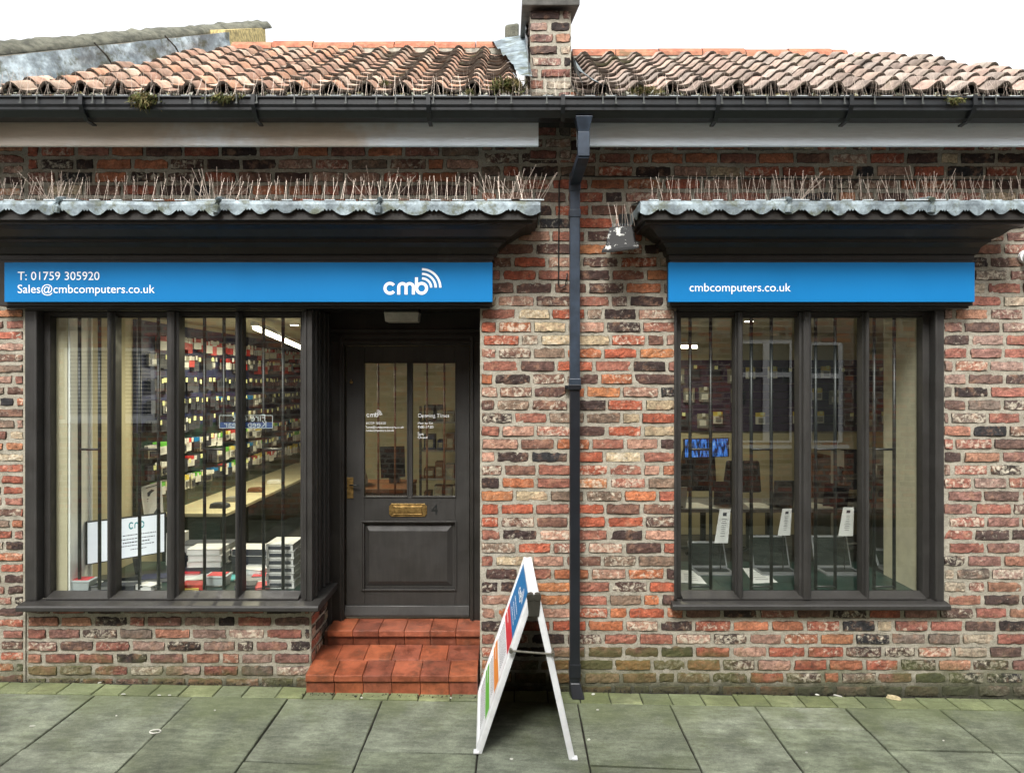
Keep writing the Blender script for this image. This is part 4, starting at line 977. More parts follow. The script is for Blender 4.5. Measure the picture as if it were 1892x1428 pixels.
# ================================================================== A-BOARD
ab = thing('pavement_sign', 'white framed folding A-board with blue, red, orange and green printed panel', 'sign', (.06, -.55, gz(0)))
nb, nt = Vector((-.206, -.88, .052)), Vector((.086, -.89, .925)); ft, fb_ = Vector((.066, -.04, .925)), Vector((-.236, -.04, .056))
rb, rt = Vector((.325, -.93, .042)), Vector((.128, -.89, .925)); rft, rfb = Vector((.108, -.04, .925)), Vector((.300, -.04, .044))
def panelquad(nb, nt, ft, fb_, u, v): return nb.lerp(fb_, u).lerp(nt.lerp(ft, u), v)
def frame(nb, nt, ft, fb_, side_):
    m = MB(); n1 = (fb_ - nb).cross(nt - nb).normalized() * side_
    th = .030; wd = .050
    def bar(a, b, c_, d_): m.hexa([p + n1 * .004 for p in (a, b, c_, d_)], [p - n1 * th for p in (a, b, c_, d_)])
    q_ = lambda u, v: panelquad(nb, nt, ft, fb_, u, v)
    bar(q_(0, 0), q_(.075, 0), q_(.075, 1), q_(0, 1)); bar(q_(.925, 0), q_(1, 0), q_(1, 1), q_(.925, 1))
    bar(q_(.0751, .0), q_(.9249, .0), q_(.9249, .03), q_(.0751, .03)); bar(q_(.0751, .975), q_(.9249, .975), q_(.9249, 1), q_(.0751, 1))
    m.build('frame', M['whitep'], ab, bevel=.005)
    p = MB(); p.hexa([q_(u, v) - n1 * .004 for u, v in ((.0755, .0305), (.9245, .0305), (.9245, .9745), (.0755, .9745))], [q_(u, v) - n1 * .010 for u, v in ((.0755, .0305), (.9245, .0305), (.9245, .9745), (.0755, .9745))])
    return p.build('panel', M['white'] if side_ > 0 else M['white'], ab), q_, n1
f1 = (fb_ - nb).cross(nt - nb).normalized(); sgn = 1 if f1.x < 0 else -1
pan, q1, n1 = frame(nb, nt, ft, fb_, sgn)
f2 = (rfb - rb).cross(rt - rb).normalized(); sgn2 = 1 if f2.x > 0 else -1
pan2, q2, n2 = frame(rb, rt, rft, rfb, sgn2)
bkm = MB(); bkm.hexa([q2(u, v) - n2 * .0105 for u, v in ((.0755, .0305), (.9245, .0305), (.9245, .9745), (.0755, .9745))], [q2(u, v) - n2 * .0125 for u, v in ((.0755, .0305), (.9245, .0305), (.9245, .9745), (.0755, .9745))]); bkm.build('shade_backing', M['iron'], ab)  # black sheet paints the shade inside the A onto the right panel
bkm = MB(); bkm.hexa([q1(u, v) - n1 * .0105 for u, v in ((.0755, .0305), (.9245, .0305), (.9245, .9745), (.0755, .9745))], [q1(u, v) - n1 * .0125 for u, v in ((.0755, .0305), (.9245, .0305), (.9245, .9745), (.0755, .9745))]); bkm.build('shade_backing', M['iron'], ab)  # same painted shade on the inner side of the left panel
def band(v0, v1, mat, off=.0025, u0=.077, u1=.923):
    m = MB(); m.quad(*[q1(u, v) - n1 * (.004 - off) for u, v in ((u0, v0), (u1, v0), (u1, v1), (u0, v1))]); return m.build('printed_band', mat, pan)
band(.675, .973, M['blue']); band(.575, .675, M['dred']); band(.33, .41, M['orange']); band(.16, .235, M['green'])
mk = MB(); rnd = random.Random(5)
def dash(mb, u, v, l, h): mb.quad(*[q1(a, b) - n1 * .0008 for a, b in ((u, v), (u + l, v), (u + l, v + h), (u, v + h))])
for v in (.775, .74, .705): 
    u = .3
    while u < .7: l = rnd.uniform(.015, .04); dash(mk, u, v, l, .008); u += l + .012
mk.build('lettering', M['white'], pan); mk = MB()
for v in (.62, .365, .195):
    u = .62
    while u < .88: l = rnd.uniform(.012, .03); dash(mk, u, v, l, .010); u += l + .010
st_put = lambda a, b: tuple(q1(.5 + a * .010, .88 - b * .0045) - n1 * .0006)
# the white logo on the blue field
mk.build('band_lettering', M['white'], pan); mk = MB()
for (pts, W_) in ((arc(-9, 5, 3.6, 45, 315, 14), 2.1), ([(-3.6, 9)] + arc(-1.2, 3.6, 2.4, 180, 0, 8) + [(1.2, 9)], 2.1), (arc(3.6, 3.6, 2.4, 180, 0, 8) + [(6, 9)], 2.1), ([(8.6, -4), (8.6, 5)], 2.1), (arc(12, 5, 3.6, 0, 360, 16), 2.1), (arc(12, 4, 7, 90, 0, 10), 1.6), (arc(12, 4, 10.4, 90, 0, 10), 1.6), (arc(12, 4, 13.8, 90, 0, 10), 1.6)):
    stroke(mk, [(-x_, y_) for x_, y_ in pts] if 0 else [(1 * x_ * -1, y_) for x_, y_ in pts] if 0 else [(-x_ * 1.0, y_) for x_, y_ in pts], W_, st_put)
mk.build('logo', M['white'], pan)
for (va, vb) in ((.43, .555), (.25, .315), (.05, .145)):
    mk = MB(); v = vb
    while v > va:
        u = .2
        while u < .85: l = rnd.uniform(.012, .035); dash(mk, u, v, l, .0045); u += l + .008
        v -= .0165
    mk.build('small_print', M['ink'], pan)
m = MB(); yb_ = -.875; za = PZ(1202, -.9); m.tube([(PX(944, -.9), -.90, za), (PX(1021, -.9), -.915, za - .012)], .006, 8); m.tube([(PX(944, -.9), -.912, za), (PX(944, -.9), -.88, za)], .011, 10); m.tube([(PX(1021, -.9), -.925, za - .012), (PX(1021, -.9), -.89, za - .012)], .011, 10); m.build('stay_bar', simple('dull_steel', (.25, .24, .2), .4, .3, 20, .2, .7), ab)
m = MB(); 
for s_ in (-1, 1): m.tube([(.107 + s_ * .018, -.905, .905), (.107 + s_ * .018, -.87, .905)], .022, 14); m.hexa([(.107 + s_ * .012 - .016, -.902, .80), (.107 + s_ * .012 + .016, -.902, .80), (.107 + s_ * .012 + .016, -.87, .80), (.107 + s_ * .012 - .016, -.87, .80)], [(.107 + s_ * .018 - .02, -.902, .90), (.107 + s_ * .018 + .02, -.902, .90), (.107 + s_ * .018 + .02, -.87, .90), (.107 + s_ * .018 - .02, -.87, .90)])
m.build('hinge', simple('worn_bronze_plastic', (.04, .038, .03), .4, .3), ab, bevel=.004)
for a, sx in ((nb, -1), (rb, 1)):
    m = MB(); m.box(a.x - .016, a.x + .016, a.y - .012, a.y + .03, gz(a.x) + .002, a.z + .012); m.build('foot', M['whitep'], ab, bevel=.004)

# ================================================================== LITTER
def scrap(name, lab, cat, px, py, sx, sy, rot, mat, grp=None, h=.004):
    # point on the sloping pavement below photo pixel
    k = (py - CY) / F; Xr = (px - CX) / F; d = (HC - .046) / (k - .01746 * Xr); X = Xr * d; Y = d - D
    m = MB(); ring = []; n_ = 11
    for i in range(n_):
        a = 2 * math.pi * i / n_; r = random.uniform(.75, 1.1); ring.append((math.cos(a) * r * sx, math.sin(a) * r * sy))
    ca, sa = math.cos(rot), math.sin(rot); ring = [(x * ca - y * sa, x * sa + y * ca) for x, y in ring]
    o = gz(X) + .0035
    m.poly([(X + x, Y + y, gz(X + x) + .0035) for x, y in ring]); m.poly([(X + x * .8, Y + y * .8, gz(X + x) + .0035 + h) for x, y in ring])
    for i in range(n_):
        a, b = ring[i], ring[(i + 1) % n_]
        m.quad((X + a[0], Y + a[1], gz(X + a[0]) + .0035), (X + b[0], Y + b[1], gz(X + b[0]) + .0035), (X + b[0] * .8, Y + b[1] * .8, gz(X + b[0]) + .0035 + h), (X + a[0] * .8, Y + a[1] * .8, gz(X + a[0]) + .0035 + h))
    return tag(m.build(name, mat, smooth=False, at=(X, Y, o)), lab, cat, grp)
scrap('dead_leaf', 'curled pale brown leaf lying on the setts below the right window', 'leaf', 1650, 1291, .05, .022, -.5, M['peel'], h=.018)
k = MB(); Xc, Yc = PX(290, -.68), -.70
ringp = [(Xc + math.cos(2 * math.pi * i / 20) * .030, Yc + math.sin(2 * math.pi * i / 20) * .022 , gz(Xc) + .006) for i in range(21)]
k.tube(ringp, .004, 6); tag(k.build('paper_ring', M['scrap'], smooth=True), 'small pale ring dropped on a flagstone joint at the left', 'ring')
sl_ = [(60, 1342, .018, .004, .2, 'slim white scrap on the leftmost flagstone'), (228, 1283, .014, .005, 0, 'white scrap on the setts edge under the left window'), (294, 1285, .012, .004, 0, 'white cigarette end at the setts edge under the left window, left of a pair'),
       (313, 1285, .012, .004, 0, 'white cigarette end at the setts edge under the left window, right of a pair'), (184, 1262, .013, .004, .6, 'white sliver leaning near the foot of the left brick base'), (397, 1313, .006, .004, 0, 'tiny white speck on the flagstone below the left window centre'),
       (215, 1323, .006, .005, 0, 'tiny white speck above the pale ring on the flagstone'), (668, 1290, .009, .008, 0, 'white crumb on the paving in front of the left part of the step'), (833, 1290, .007, .006, 0, 'white crumb on the paving in front of the right part of the step'),
       (945, 1403, .012, .009, 0, 'pale round gum spot between the legs of the A-board'), (1104, 1312, .010, .006, 0, 'white crumb on the flagstone right of the A-board'), (1088, 1367, .011, .009, .8, 'white scrap on the flagstone close to the right leg of the A-board'),
       (1096, 1283, .016, .012, .8, 'square white scrap beside the foot of the downpipe'), (1490, 1391, .007, .005, 0, 'small white speck on the flagstone below the right window'), (1743, 1369, .006, .004, 0, 'small white speck on the flagstone at the far right'),
       (1548, 1286, .028, .008, -.6, 'long pale scrap on the setts below the right window'), (1510, 1284, .016, .008, -.5, 'short pale scrap on the setts left of the long one')]
for (px, py, a, b, r_, lab) in sl_: scrap('litter', lab, 'litter', px, py, a, b, r_, M['scrap'], 'small scraps of litter on the paving')

# ================================================================== INTERIOR THINGS, LEFT ROOM
def lamp(name, lab, a, b, mat_body, energy, group=None):
    a, b = Vector(a), Vector(b); t = thing(name, lab, 'lamp', tuple((a + b) / 2), group)
    m = MB(); m.tube([a, b], .016, 10); m.build('tube', M['tube'], t, smooth=True)
    m = MB(); d = (b - a).normalized(); n_ = Vector((-d.y, d.x, 0)) * .03; u = Vector((0, 0, .05)); u0 = Vector((0, 0, .018)); m.hexa([a - n_ + u0, a + n_ + u0, b + n_ + u0, b - n_ + u0], [a - n_ + u, a + n_ + u, b + n_ + u, b - n_ + u]); m.build('batten', M['upvc'], t)
    L = bpy.data.lights.new('tube_light', 'AREA'); L.shape = 'RECTANGLE'; L.size = (b - a).length; L.size_y = .06; L.energy = energy; L.color = (1, .90, .62)
    lo = bpy.data.objects.new('tube_light', L); COL.objects.link(lo); lo.parent = t; lo.location = Vector((0, 0, -.03)); lo.rotation_euler = (0, 0, math.atan2(d.y, d.x))
    return t
lamp('strip_light', 'lit fluorescent tube on the ceiling behind the rightmost pane of the left window', P(470, 606, 1.1), P(556, 643, 3.2), M['upvc'], 30, 'ceiling strip lights')
lamp('strip_light', 'lit fluorescent tube seen in the leftmost pane of the right window', P(1225, 641, 2.6), P(1288, 641, 2.6), M['upvc'], 6, 'ceiling strip lights')
def spot(lab, p):
    m = MB(); p = Vector(p); t = thing('ceiling_spot', lab, 'lamp', tuple(p), 'round ceiling spots')
    m.tube([p + Vector((0, 0, .0)), p + Vector((0, 0, -.012))], .05, 16); m.build('rim', M['upvc'], t); m = MB(); m.tube([p + Vector((0, 0, -.0125)), p + Vector((0, 0, -.016))], .036, 14); m.build('bulb', M['spot'], t)
spot('small lit ceiling spot right of the tube in the left window', (PX(544, 2.0), 2.0, 2.598)); spot('small lit ceiling spot near the top of the second pane of the right window', (PX(1384, 1.55), 1.55, 2.598))
# stock board along the left wall
pb = thing('pegboard', 'dark blue and green pegboard wall behind the hanging stock', 'display board', (XL + .02, 3.2, .95))
m = MB(); m.box(XL + .001, XL + .03, 1.0, YB - .02, 1.66, 2.56); m.build('upper_board', M['navy'], pb); m = MB(); m.box(XL + .001, XL + .03, 1.0, YB - .02, .93, 1.659); m.build('lower_board', M['dkgreen'], pb)
m = MB(); m.box(XL + .031, -2.2, YB - .03, YB - .001, 1.2, 2.3); m.build('end_board', M['navy'], pb)
rows = [(2.45, 'red'), (2.29, 'red2'), (2.09, 'ink'), (1.91, 'ink'), (1.74, 'ink'), (1.56, 'mix'), (1.39, 'pale'), (1.23, 'pale')]
desc0 = ['red topped packet hanging in the highest row of the pegboard', 'red and white packet hanging in the second row of the pegboard', 'small dark packet with a pale price card in the third row of the pegboard', 'small dark packet with a pale price card in the fourth row of the pegboard',
        'small dark packet with a pale price card in the fifth row of the pegboard', 'mixed coloured packet hanging in the sixth row of the pegboard', 'pale blister packet hanging in the seventh row of the pegboard', 'pale blister packet hanging in the lowest row of the pegboard']
def packmesh(kind, w_, h, dep):
    m = MB(); mi = {'red': (0, 1, 2), 'red2': (1, 0, 2), 'ink': (2, 2, 3), 'mix': (4, 1, 3), 'pale': (5, 6, 2), 'white': (1, 5, 2), 'blue': (7, 2, 3), 'green': (8, 1, 3)}[kind]
    for s_ in range(3):
        o = .02 + s_ * dep / 3; j = random.uniform(-.006, .006)
        m.box(o, o + .006, -w_ / 2 + j, w_ / 2 + j, -h, -h * .35, mi[1]); m.box(o, o + .006, -w_ / 2 + j, w_ / 2 + j, -h * .349, 0, mi[0])
    m.box(.0, dep + .05, -.002, .002, .004, .008, 2); m.box(dep + .045, dep + .049, -.018, .018, -.032, .006, mi[2] if kind in ('ink', 'mix', 'blue', 'green') else 1)
    if kind in ('mix', 'pale', 'white'): m.box(o + .0061, o + .016, -w_ * .3, w_ * .3, -h * .85, -h * .45, 2 if kind == 'white' else 6 if kind == 'mix' else 1)
    me = m.build('packet', [M['red'], M['paper'], M['ink'], M['tag'], M['yellow'], M['card'], M['grey'], M['blue'], M['green']])
    d_ = me.data; bpy.data.objects.remove(me); return d_
ORD = ['highest', 'second', 'third', 'fourth', 'fifth', 'sixth', 'seventh', 'lowest']
KD = {'red': 'red topped packet', 'red2': 'white topped red packet', 'ink': 'dark packet', 'mix': 'yellow topped packet', 'pale': 'grey packet', 'white': 'whitish packet', 'blue': 'blue topped packet', 'green': 'green topped packet'}
MIXK = {'red': ['red', 'red', 'red', 'red2'], 'red2': ['red', 'red2', 'pale', 'ink'], 'ink': ['ink'] * 9 + ['pale', 'blue'], 'mix': ['pale', 'ink', 'white', 'mix', 'red', 'blue', 'green'], 'pale': ['pale', 'ink', 'white', 'mix', 'ink', 'blue', 'green', 'red']}
PK = {k: [packmesh(k, random.uniform(.08, .13), random.uniform(.09, .135), random.uniform(.03, .09)) for _ in range(5)] for k in KD}
for ri, (z, kind) in enumerate(rows):
    y = 1.15 + random.uniform(0, .05); cnt_ = 0
    while y < YB - .15 and cnt_ < 48:
        if random.random() < .12: y += random.uniform(.1, .2); continue
        kk = random.choice(MIXK[kind]); o = bpy.data.objects.new('packet', random.choice(PK[kk])); COL.objects.link(o); o.location = (XL + .03, y, z + random.uniform(-.012, .008)); o.rotation_euler = (0, 0, random.uniform(-.22, .08))
        cnt_ += 1; tag(o, KD[kk] + ', ' + ORDN[cnt_ - 1] + ' from the window in the ' + ORD[ri] + ' row of the pegboard', 'packet', 'packets hanging on the pegboard'); y += random.uniform(.10, .155)
# long counter below the board
ct = thing('counter', 'long cream counter running back under the pegboard', 'counter', (-2.75, 3.2, .33))
m = MB(); m.box(XL, -2.45, 1.45, 5.4, .915, .945); m.build('worktop', M['wood'], ct, bevel=.004); m = MB(); m.box(XL, -2.52, 1.5, 5.4, .55, .914); m.box(XL, -2.6, 1.5, 5.4, .33, .549); m.build('front_panel', M['dkgreen'], ct)
for k, (y, c_, lab) in enumerate(((1.75, 'ink', 'black gadget on the near end of the long counter'), (2.1, 'silver', 'small silver gadget on the long counter behind the black one'), (2.7, 'brown', 'small brown box further along the long counter'), (3.3, 'paper', 'white box near the far end of the long counter'))):
    m = MB(); m.prism([(-.08, 0), (.08, 0), (.07, .03), (.02, .045), (-.07, .04)], -.05, .05, 0, lambda u, v, t: (-2.62 + u, y + t, .9455 + v)); tag(m.build('gadget', M[c_], bevel=.006), lab, 'gadget')
# books and stock on the window bed
BZ = .6455
def book(x, y, z, w_, d_, h, rot, cover, lab, grp, edge='paper', cat='book', spine=None, name='book'):
    t = thing(name, lab, cat, (x, y, z), grp); t.rotation_euler = (0, 0, rot)
    m = MB(); m.box(-w_ / 2 + .004, w_ / 2 - .004, -d_ / 2 + .004, d_ / 2, .003, h - .003); o = m.build('pages', M[edge], None); o.parent = t
    m = MB(); m.box(-w_ / 2, w_ / 2, -d_ / 2, d_ / 2, h - .003, h); m.box(-w_ / 2, w_ / 2, -d_ / 2, d_ / 2, 0, .003); m.box(-w_ / 2, -w_ / 2 + .0035, -d_ / 2, d_ / 2, .003, h - .003)
    o = m.build('cover', M[cover], None); o.parent = t
    if spine: m = MB(); m.box(-w_ / 2 + .02, w_ / 2 - .02, -d_ / 2 - .001, -d_ / 2 + .0035, h * .28, h * .72); o = m.build('spine_label', M[spine], None); o.parent = t
    return t
G = 'books and boxes in the left window'
x = PX(526, .32)
for k in range(6): book(x + random.uniform(-.006, .006), .34, BZ + k * .051, .19, .24, .050, random.uniform(-.03, .03), 'paper', ('white box with dark label, %s in the tall stack, left window' % ['bottom', 'second from the bottom', 'third from the bottom', 'fourth from the bottom', 'second from the top', 'topmost'][k]), G, spine='ink', cat='box', name='software_box')
x = PX(383, .6)
for k in range(3): book(x + (k == 1) * .01, .62, BZ + .07 + k * .045, .24, .2, .042, .08 - .03 * k, 'paper', 'thick white book, %s of the stack of three in the middle of the left window' % ['bottom', 'middle', 'top'][k], G)
book(x, .62, BZ, .26, .22, .068, 0, 'ink', 'dark box carrying the stack of three white books', G, 'ink', 'box', name='software_box')
for k in range(3): book(PX(378, .85), .88, BZ + k * .06 , .42, .2, .058, .02 * k, 'ink', 'flat dark sided box, %s of the wide pile behind the white books' % ['bottom', 'middle', 'top'][k], G, 'paper' if k == 2 else 'ink', 'box', name='software_box')
for k in range(3): book(PX(478, .8), .80, BZ + k * .055, .34, .2, .053, -.03, 'paper' if k == 2 else 'ink', 'boxed software, %s of the pile left behind the tall white stack' % ['bottom', 'middle', 'top'][k], G, 'ink', 'box', name='software_box')
book(PX(355, .2), .235, BZ, .16, .12, .035, .02, 'red', 'bright red box at the front of the third pane of the left window', G, 'red', 'box', name='software_box')
book(PX(372, .42), .42, BZ, .32, .16, .03, .05, 'paper', 'white magazine lying in front of the white books', G)
book(PX(352, .52), .52, BZ + .031, .16, .12, .012, .1, 'dred', 'red magazine behind the white magazine in the left window', G)
book(PX(470, .45), .48, BZ, .22, .28, .012, -.5, 'silver', 'silver grey magazine lying skewed left of the tall white stack', G); book(PX(490, .3), .28, BZ, .14, .16, .014, .5, 'dred', 'red magazine lying skewed at the foot of the tall white stack', G); book(PX(462, .5), .62, BZ, .2, .16, .05, -.3, 'paper', 'white box standing behind the silver grey magazine', G, cat='box', name='software_box')
book(PX(232, .2), .20, BZ, .15, .10, .035, .1, 'ink', 'dark case at the front of the second pane of the left window', G, 'ink', 'case', name='software_box'); book(PX(255, .26), .30, BZ, .24, .16, .016, .25, 'silver', 'grey case in the second pane of the left window behind the dark one', G, 'grey', 'case', name='software_box')
book(PX(186, .2), .215, BZ, .12, .11, .03, .3, 'ink', 'dark case behind the clear tub in the leftmost pane', G, 'grey', 'case', name='software_box')
rb_ = random.Random(21)
for k, (px, y, w1, d1, h1, rot, cv, ed, nm_, lab) in enumerate(((352, .22, .12, .16, .012, .3, 'yellow', 'paper', 'book', 'yellow magazine leaning against the bright red box'), (420, .48, .2, .14, .010, -.25, 'teal', 'paper', 'book', 'teal magazine beside the white book stack'),
    (455, .26, .14, .13, .022, .2, 'ink', 'grey', 'case', 'black case at the front left of the fourth pane'), (468, .36, .18, .14, .008, -.35, 'paper', 'paper', 'book', 'white pamphlet lying behind the black case'), (496, .58, .2, .2, .016, .15, 'dred', 'paper', 'book', 'red book behind the tall white stack'),
    (275, .2, .13, .1, .034, -.3, 'paper', 'paper', 'book', 'white booklet at the front of the second pane'), (290, .42, .2, .14, .03, .25, 'navy', 'grey', 'case', 'navy case at the right of the second pane'), (215, .27, .11, .1, .02, -.15, 'grey', 'grey', 'case', 'grey case below the monitor'),
    (170, .27, .12, .08, .022, .1, 'paper', 'paper', 'book', 'white book behind the tub in the leftmost pane'), (345, .34, .13, .1, .014, -.5, 'paper', 'paper', 'book', 'small white leaflet pack left of the white magazine'))):
    book(PX(px, y), y, BZ + .002 + k * .0004, w1, d1, h1, rot, cv, lab, G, ed, nm_, name='book' if nm_ == 'book' else 'software_box')
def tub(x, y, w_, d_, h, lab):
    t = thing('plastic_tub', lab, 'tub', (x, y, BZ), 'clear tubs in the left window')
    m = MB(); m.hexa([(-w_ * .42, -d_ * .42, 0), (w_ * .42, -d_ * .42, 0), (w_ * .42, d_ * .42, 0), (-w_ * .42, d_ * .42, 0)], [(-w_ / 2, -d_ / 2, h), (w_ / 2, -d_ / 2, h), (w_ / 2, d_ / 2, h), (-w_ / 2, d_ / 2, h)]); o = m.build('body', M['clear'], None, bevel=.006); o.parent = t
    m = MB(); m.box(-w_ * .53, w_ * .53, -d_ * .53, d_ * .53, h + .0005, h + .012); m.box(-w_ * .4, w_ * .4, -d_ * .4, d_ * .4, h + .0125, h + .017, 1); o = m.build('lid', [M['clear'], M['dred']], None, bevel=.003); o.parent = t
tub(PX(153, .2), .20, .15, .11, .06, 'clear plastic tub with lid at the front of the leftmost pane'); tub(PX(403, .3), .30, .15, .13, .065, 'clear plastic tub beside the red box in the third pane')
# screen with a white poster picture
mo = thing('monitor', 'wide black framed monitor showing a white page in the left window', 'monitor', (PX(232, .42), .42, BZ))
c_ = [Vector(P(158, 1044, .30)), Vector(P(307, 1020, .52)), Vector(P(307, 947, .52)), Vector(P(158, 964, .30))]
nr = (c_[1] - c_[0]).cross(c_[3] - c_[0]).normalized()
if nr.y < 0: nr = -nr
m = MB(); m.hexa(c_, [p + nr * .03 for p in c_]); m.build('casing', M['black'], mo)
cc_ = sum(c_, Vector()) / 4; ins = [cc_ + (p - cc_) * Vector((.955, 1, .90)).x for p in c_]
ins = [cc_ + (p - cc_) * .95 - nr * .002 for p in c_]; m = MB(); m.poly(ins); t_ = NT('screen_page'); sc_ = m.build('screen', t_.finish((.70, .72, .74), .3, Emission_Color=(.85, .92, 1, 1), Emission_Strength=.22), mo)
mm_ = MB(); inv = lambda u, v: ins[0].lerp(ins[1], u).lerp(ins[3].lerp(ins[2], u), v) - nr * .0015
for (v, u0_, u1_, h) in ((.55, .45, .95, .022), (.45, .40, .88, .022), (.36, .45, .80, .030), (.28, .30, .86, .022), (.18, .55, .75, .02)):
    u = u0_
    while u < u1_: l = random.uniform(.012, .035); mm_.quad(inv(u, v), inv(u + l, v), inv(u + l, v + h), inv(u, v + h)); u += l + .008
mm_.build('page_print', M['ink'], mo)
mm_ = MB(); stroke(mm_, arc(0, 0, 1, 40, 320, 14), .5, lambda a, b: tuple(inv(.56 + a * .028, .80 - b * .075))); stroke(mm_, [(-.8, 1)] + arc(0, 0, .8, 180, 0, 8) + [(.8, 1)], .45, lambda a, b: tuple(inv(.63 + a * .028, .80 - b * .075))); stroke(mm_, arc(0, 0, 1, 0, 350, 14), .5, lambda a, b: tuple(inv(.70 + a * .028, .80 - b * .075)))
mm_.build('page_logo', M['teal'], mo)
m = MB(); m.hexa([(-2.97, .30, BZ), (-2.50, .50, BZ), (-2.54, .66, BZ), (-2.97, .46, BZ)], [(-2.97, .30, BZ + .03), (-2.50, .50, BZ + .03), (-2.54, .66, BZ + .03), (-2.97, .46, BZ + .03)]); m.tube([(-2.73, .50, BZ + .03), (-2.73, .46, .80)], .02, 8); m.build('stand', M['black'], mo)
m = MB(); m.prism([(.62, BZ), (.85, BZ), (.85, BZ + .13), (.80, BZ + .13)], -2.86, PX(330, .8), 0, lambda u, v, t: (t, u, v)) if 0 else m.box(PX(305, .85), PX(336, .85), .86, .98, BZ, BZ + .25); tag(m.build('box_file', M['paper'], bevel=.003), 'upright white box file at the right end of the monitor', 'box file')
# leaflet leaning behind the monitor
lt = thing('leaflet', 'white leaflet with dark pictures leaning behind the monitor in the left window', 'leaflet', P(282, 930, 1.05)); m = MB()
L4 = [Vector(P(268, 965, .95)), Vector(P(303, 968, 1.0)), Vector(P(298, 888, 1.12)), Vector(P(259, 900, 1.08))]; m.hexa(L4, [p + Vector((.0, .004, 0)) for p in L4]); m.build('sheet', M['paper'], lt)
il = lambda u, v: L4[0].lerp(L4[1], u).lerp(L4[3].lerp(L4[2], u), v) - Vector((0, .002, 0)); m = MB(); m.poly([il(.3, .70), il(.75, .70), il(.75, .80), il(.52, .86), il(.3, .80)]); 
for v in (.62, .56, .50, .92): m.quad(il(.25, v), il(.85, v), il(.85, v + .02), il(.25, v + .02))
m.quad(il(.4, .2), il(.9, .2), il(.85, .38), il(.45, .38)); m.build('print', M['ink'], lt)
# safety notice seen from behind on the third/fourth pane
nt_ = thing('fire_exit_sticker', 'small blue and clear keep clear sticker seen from behind on the left window glass', 'sticker', P(455, 779, .105)); 
m = MB(); m.box(PX(405, .107), PX(504, .107), .107, .109, PZ(791, .107), PZ(780, .107)); m.build('blue_strip', simple('sticker_blue', (.03, .07, .20), .5, .1), nt_)
m = MB()
for (a, b, c1, d1) in ((405, 504, 767, 768), (405, 406, 767, 791), (503, 504, 767, 791), (405, 504, 790.5, 791.5)): m.box(PX(a, .105), PX(b, .105), .1045, .1055, PZ(d1, .105), PZ(c1, .105))
m.build('border', M['clear'], nt_)
text_obj('lettering', 'Keep Clear', PX(414, .105), PX(492, .105), PZ(789.5, .105), .1062, M['clear'], nt_, flip=True); text_obj('lettering', 'Fire exit', PX(430, .105), PX(490, .105), PZ(778, .105), .1062, M['clear'], nt_, flip=True)

# behind the door
t = thing('till_desk', 'dark desk with till and screen seen through the left pane of the door', 'desk', (-1.3, 2.4, .33))
m = MB(); m.box(-1.95, -1.0, 2.1, 2.8, 1.02, 1.06); m.box(-1.95, -1.0, 2.15, 2.75, .33, 1.019); m.build('desk_top', M['brown'], t, bevel=.004)
m = MB(); m.prism([(-.17, 0), (.17, 0), (.17, .05), (.02, .17), (-.17, .19)], -.13, .13, 0, lambda u, v, tt: (-1.58 + tt * 1.0, 2.35 + u, 1.0605 + v)); tag(m.build('till', M['paper'], bevel=.008), 'pale till on the desk behind the door glass', 'till')
m = MB(); m.hexa([(-1.30, 2.4, 1.12), (-1.08, 2.5, 1.12), (-1.08, 2.53, 1.12), (-1.30, 2.43, 1.12)], [(-1.33, 2.48, 1.42), (-1.10, 2.58, 1.42), (-1.10, 2.61, 1.42), (-1.33, 2.51, 1.42)]); m.box(-1.24, -1.14, 2.5, 2.6, 1.061, 1.12); tag(m.build('screen', M['black'], bevel=.004), 'black tilted screen on the desk behind the door glass', 'screen')
t = thing('shelving', 'dark rack of stock seen through the right pane of the door', 'shelving', (-.5, 4.9, .33))
for k in range(4): m = MB(); m.box(-1.2, .1, 4.6, 5.0, .45 + k * .36, .47 + k * .36); m.build('shelf', M['grey'], t)
m = MB(); 
for xx in (-1.2, -.55, .07): m.box(xx, xx + .03, 4.58, 4.599, .33, 1.75)
m.build('upright', M['iron'], t)
for k in range(4):
    xx = -1.15; cnt_ = 0
    while xx < .02:
        w_ = random.uniform(.07, .17); h = random.uniform(.1, .26); m = MB(); m.box(xx, xx + w_, 4.65, 4.9, .4705 + k * .36, .4705 + k * .36 + h); m.box(xx + .015, xx + w_ - .015, 4.645, 4.6499, .50 + k * .36, .49 + k * .36 + h * .6, 1)
        tag(m.build('stock_box', [M[random.choice(('grey', 'ink', 'card', 'brown', 'navy'))], M['card']], bevel=.002), 'stock box %s from the left on the %s shelf of the rack behind the door' % (ORDN[cnt_], ['lowest', 'second', 'third', 'top'][k]), 'box', 'boxes on the rack behind the door'); cnt_ += 1; xx += w_ + random.uniform(.01, .04)

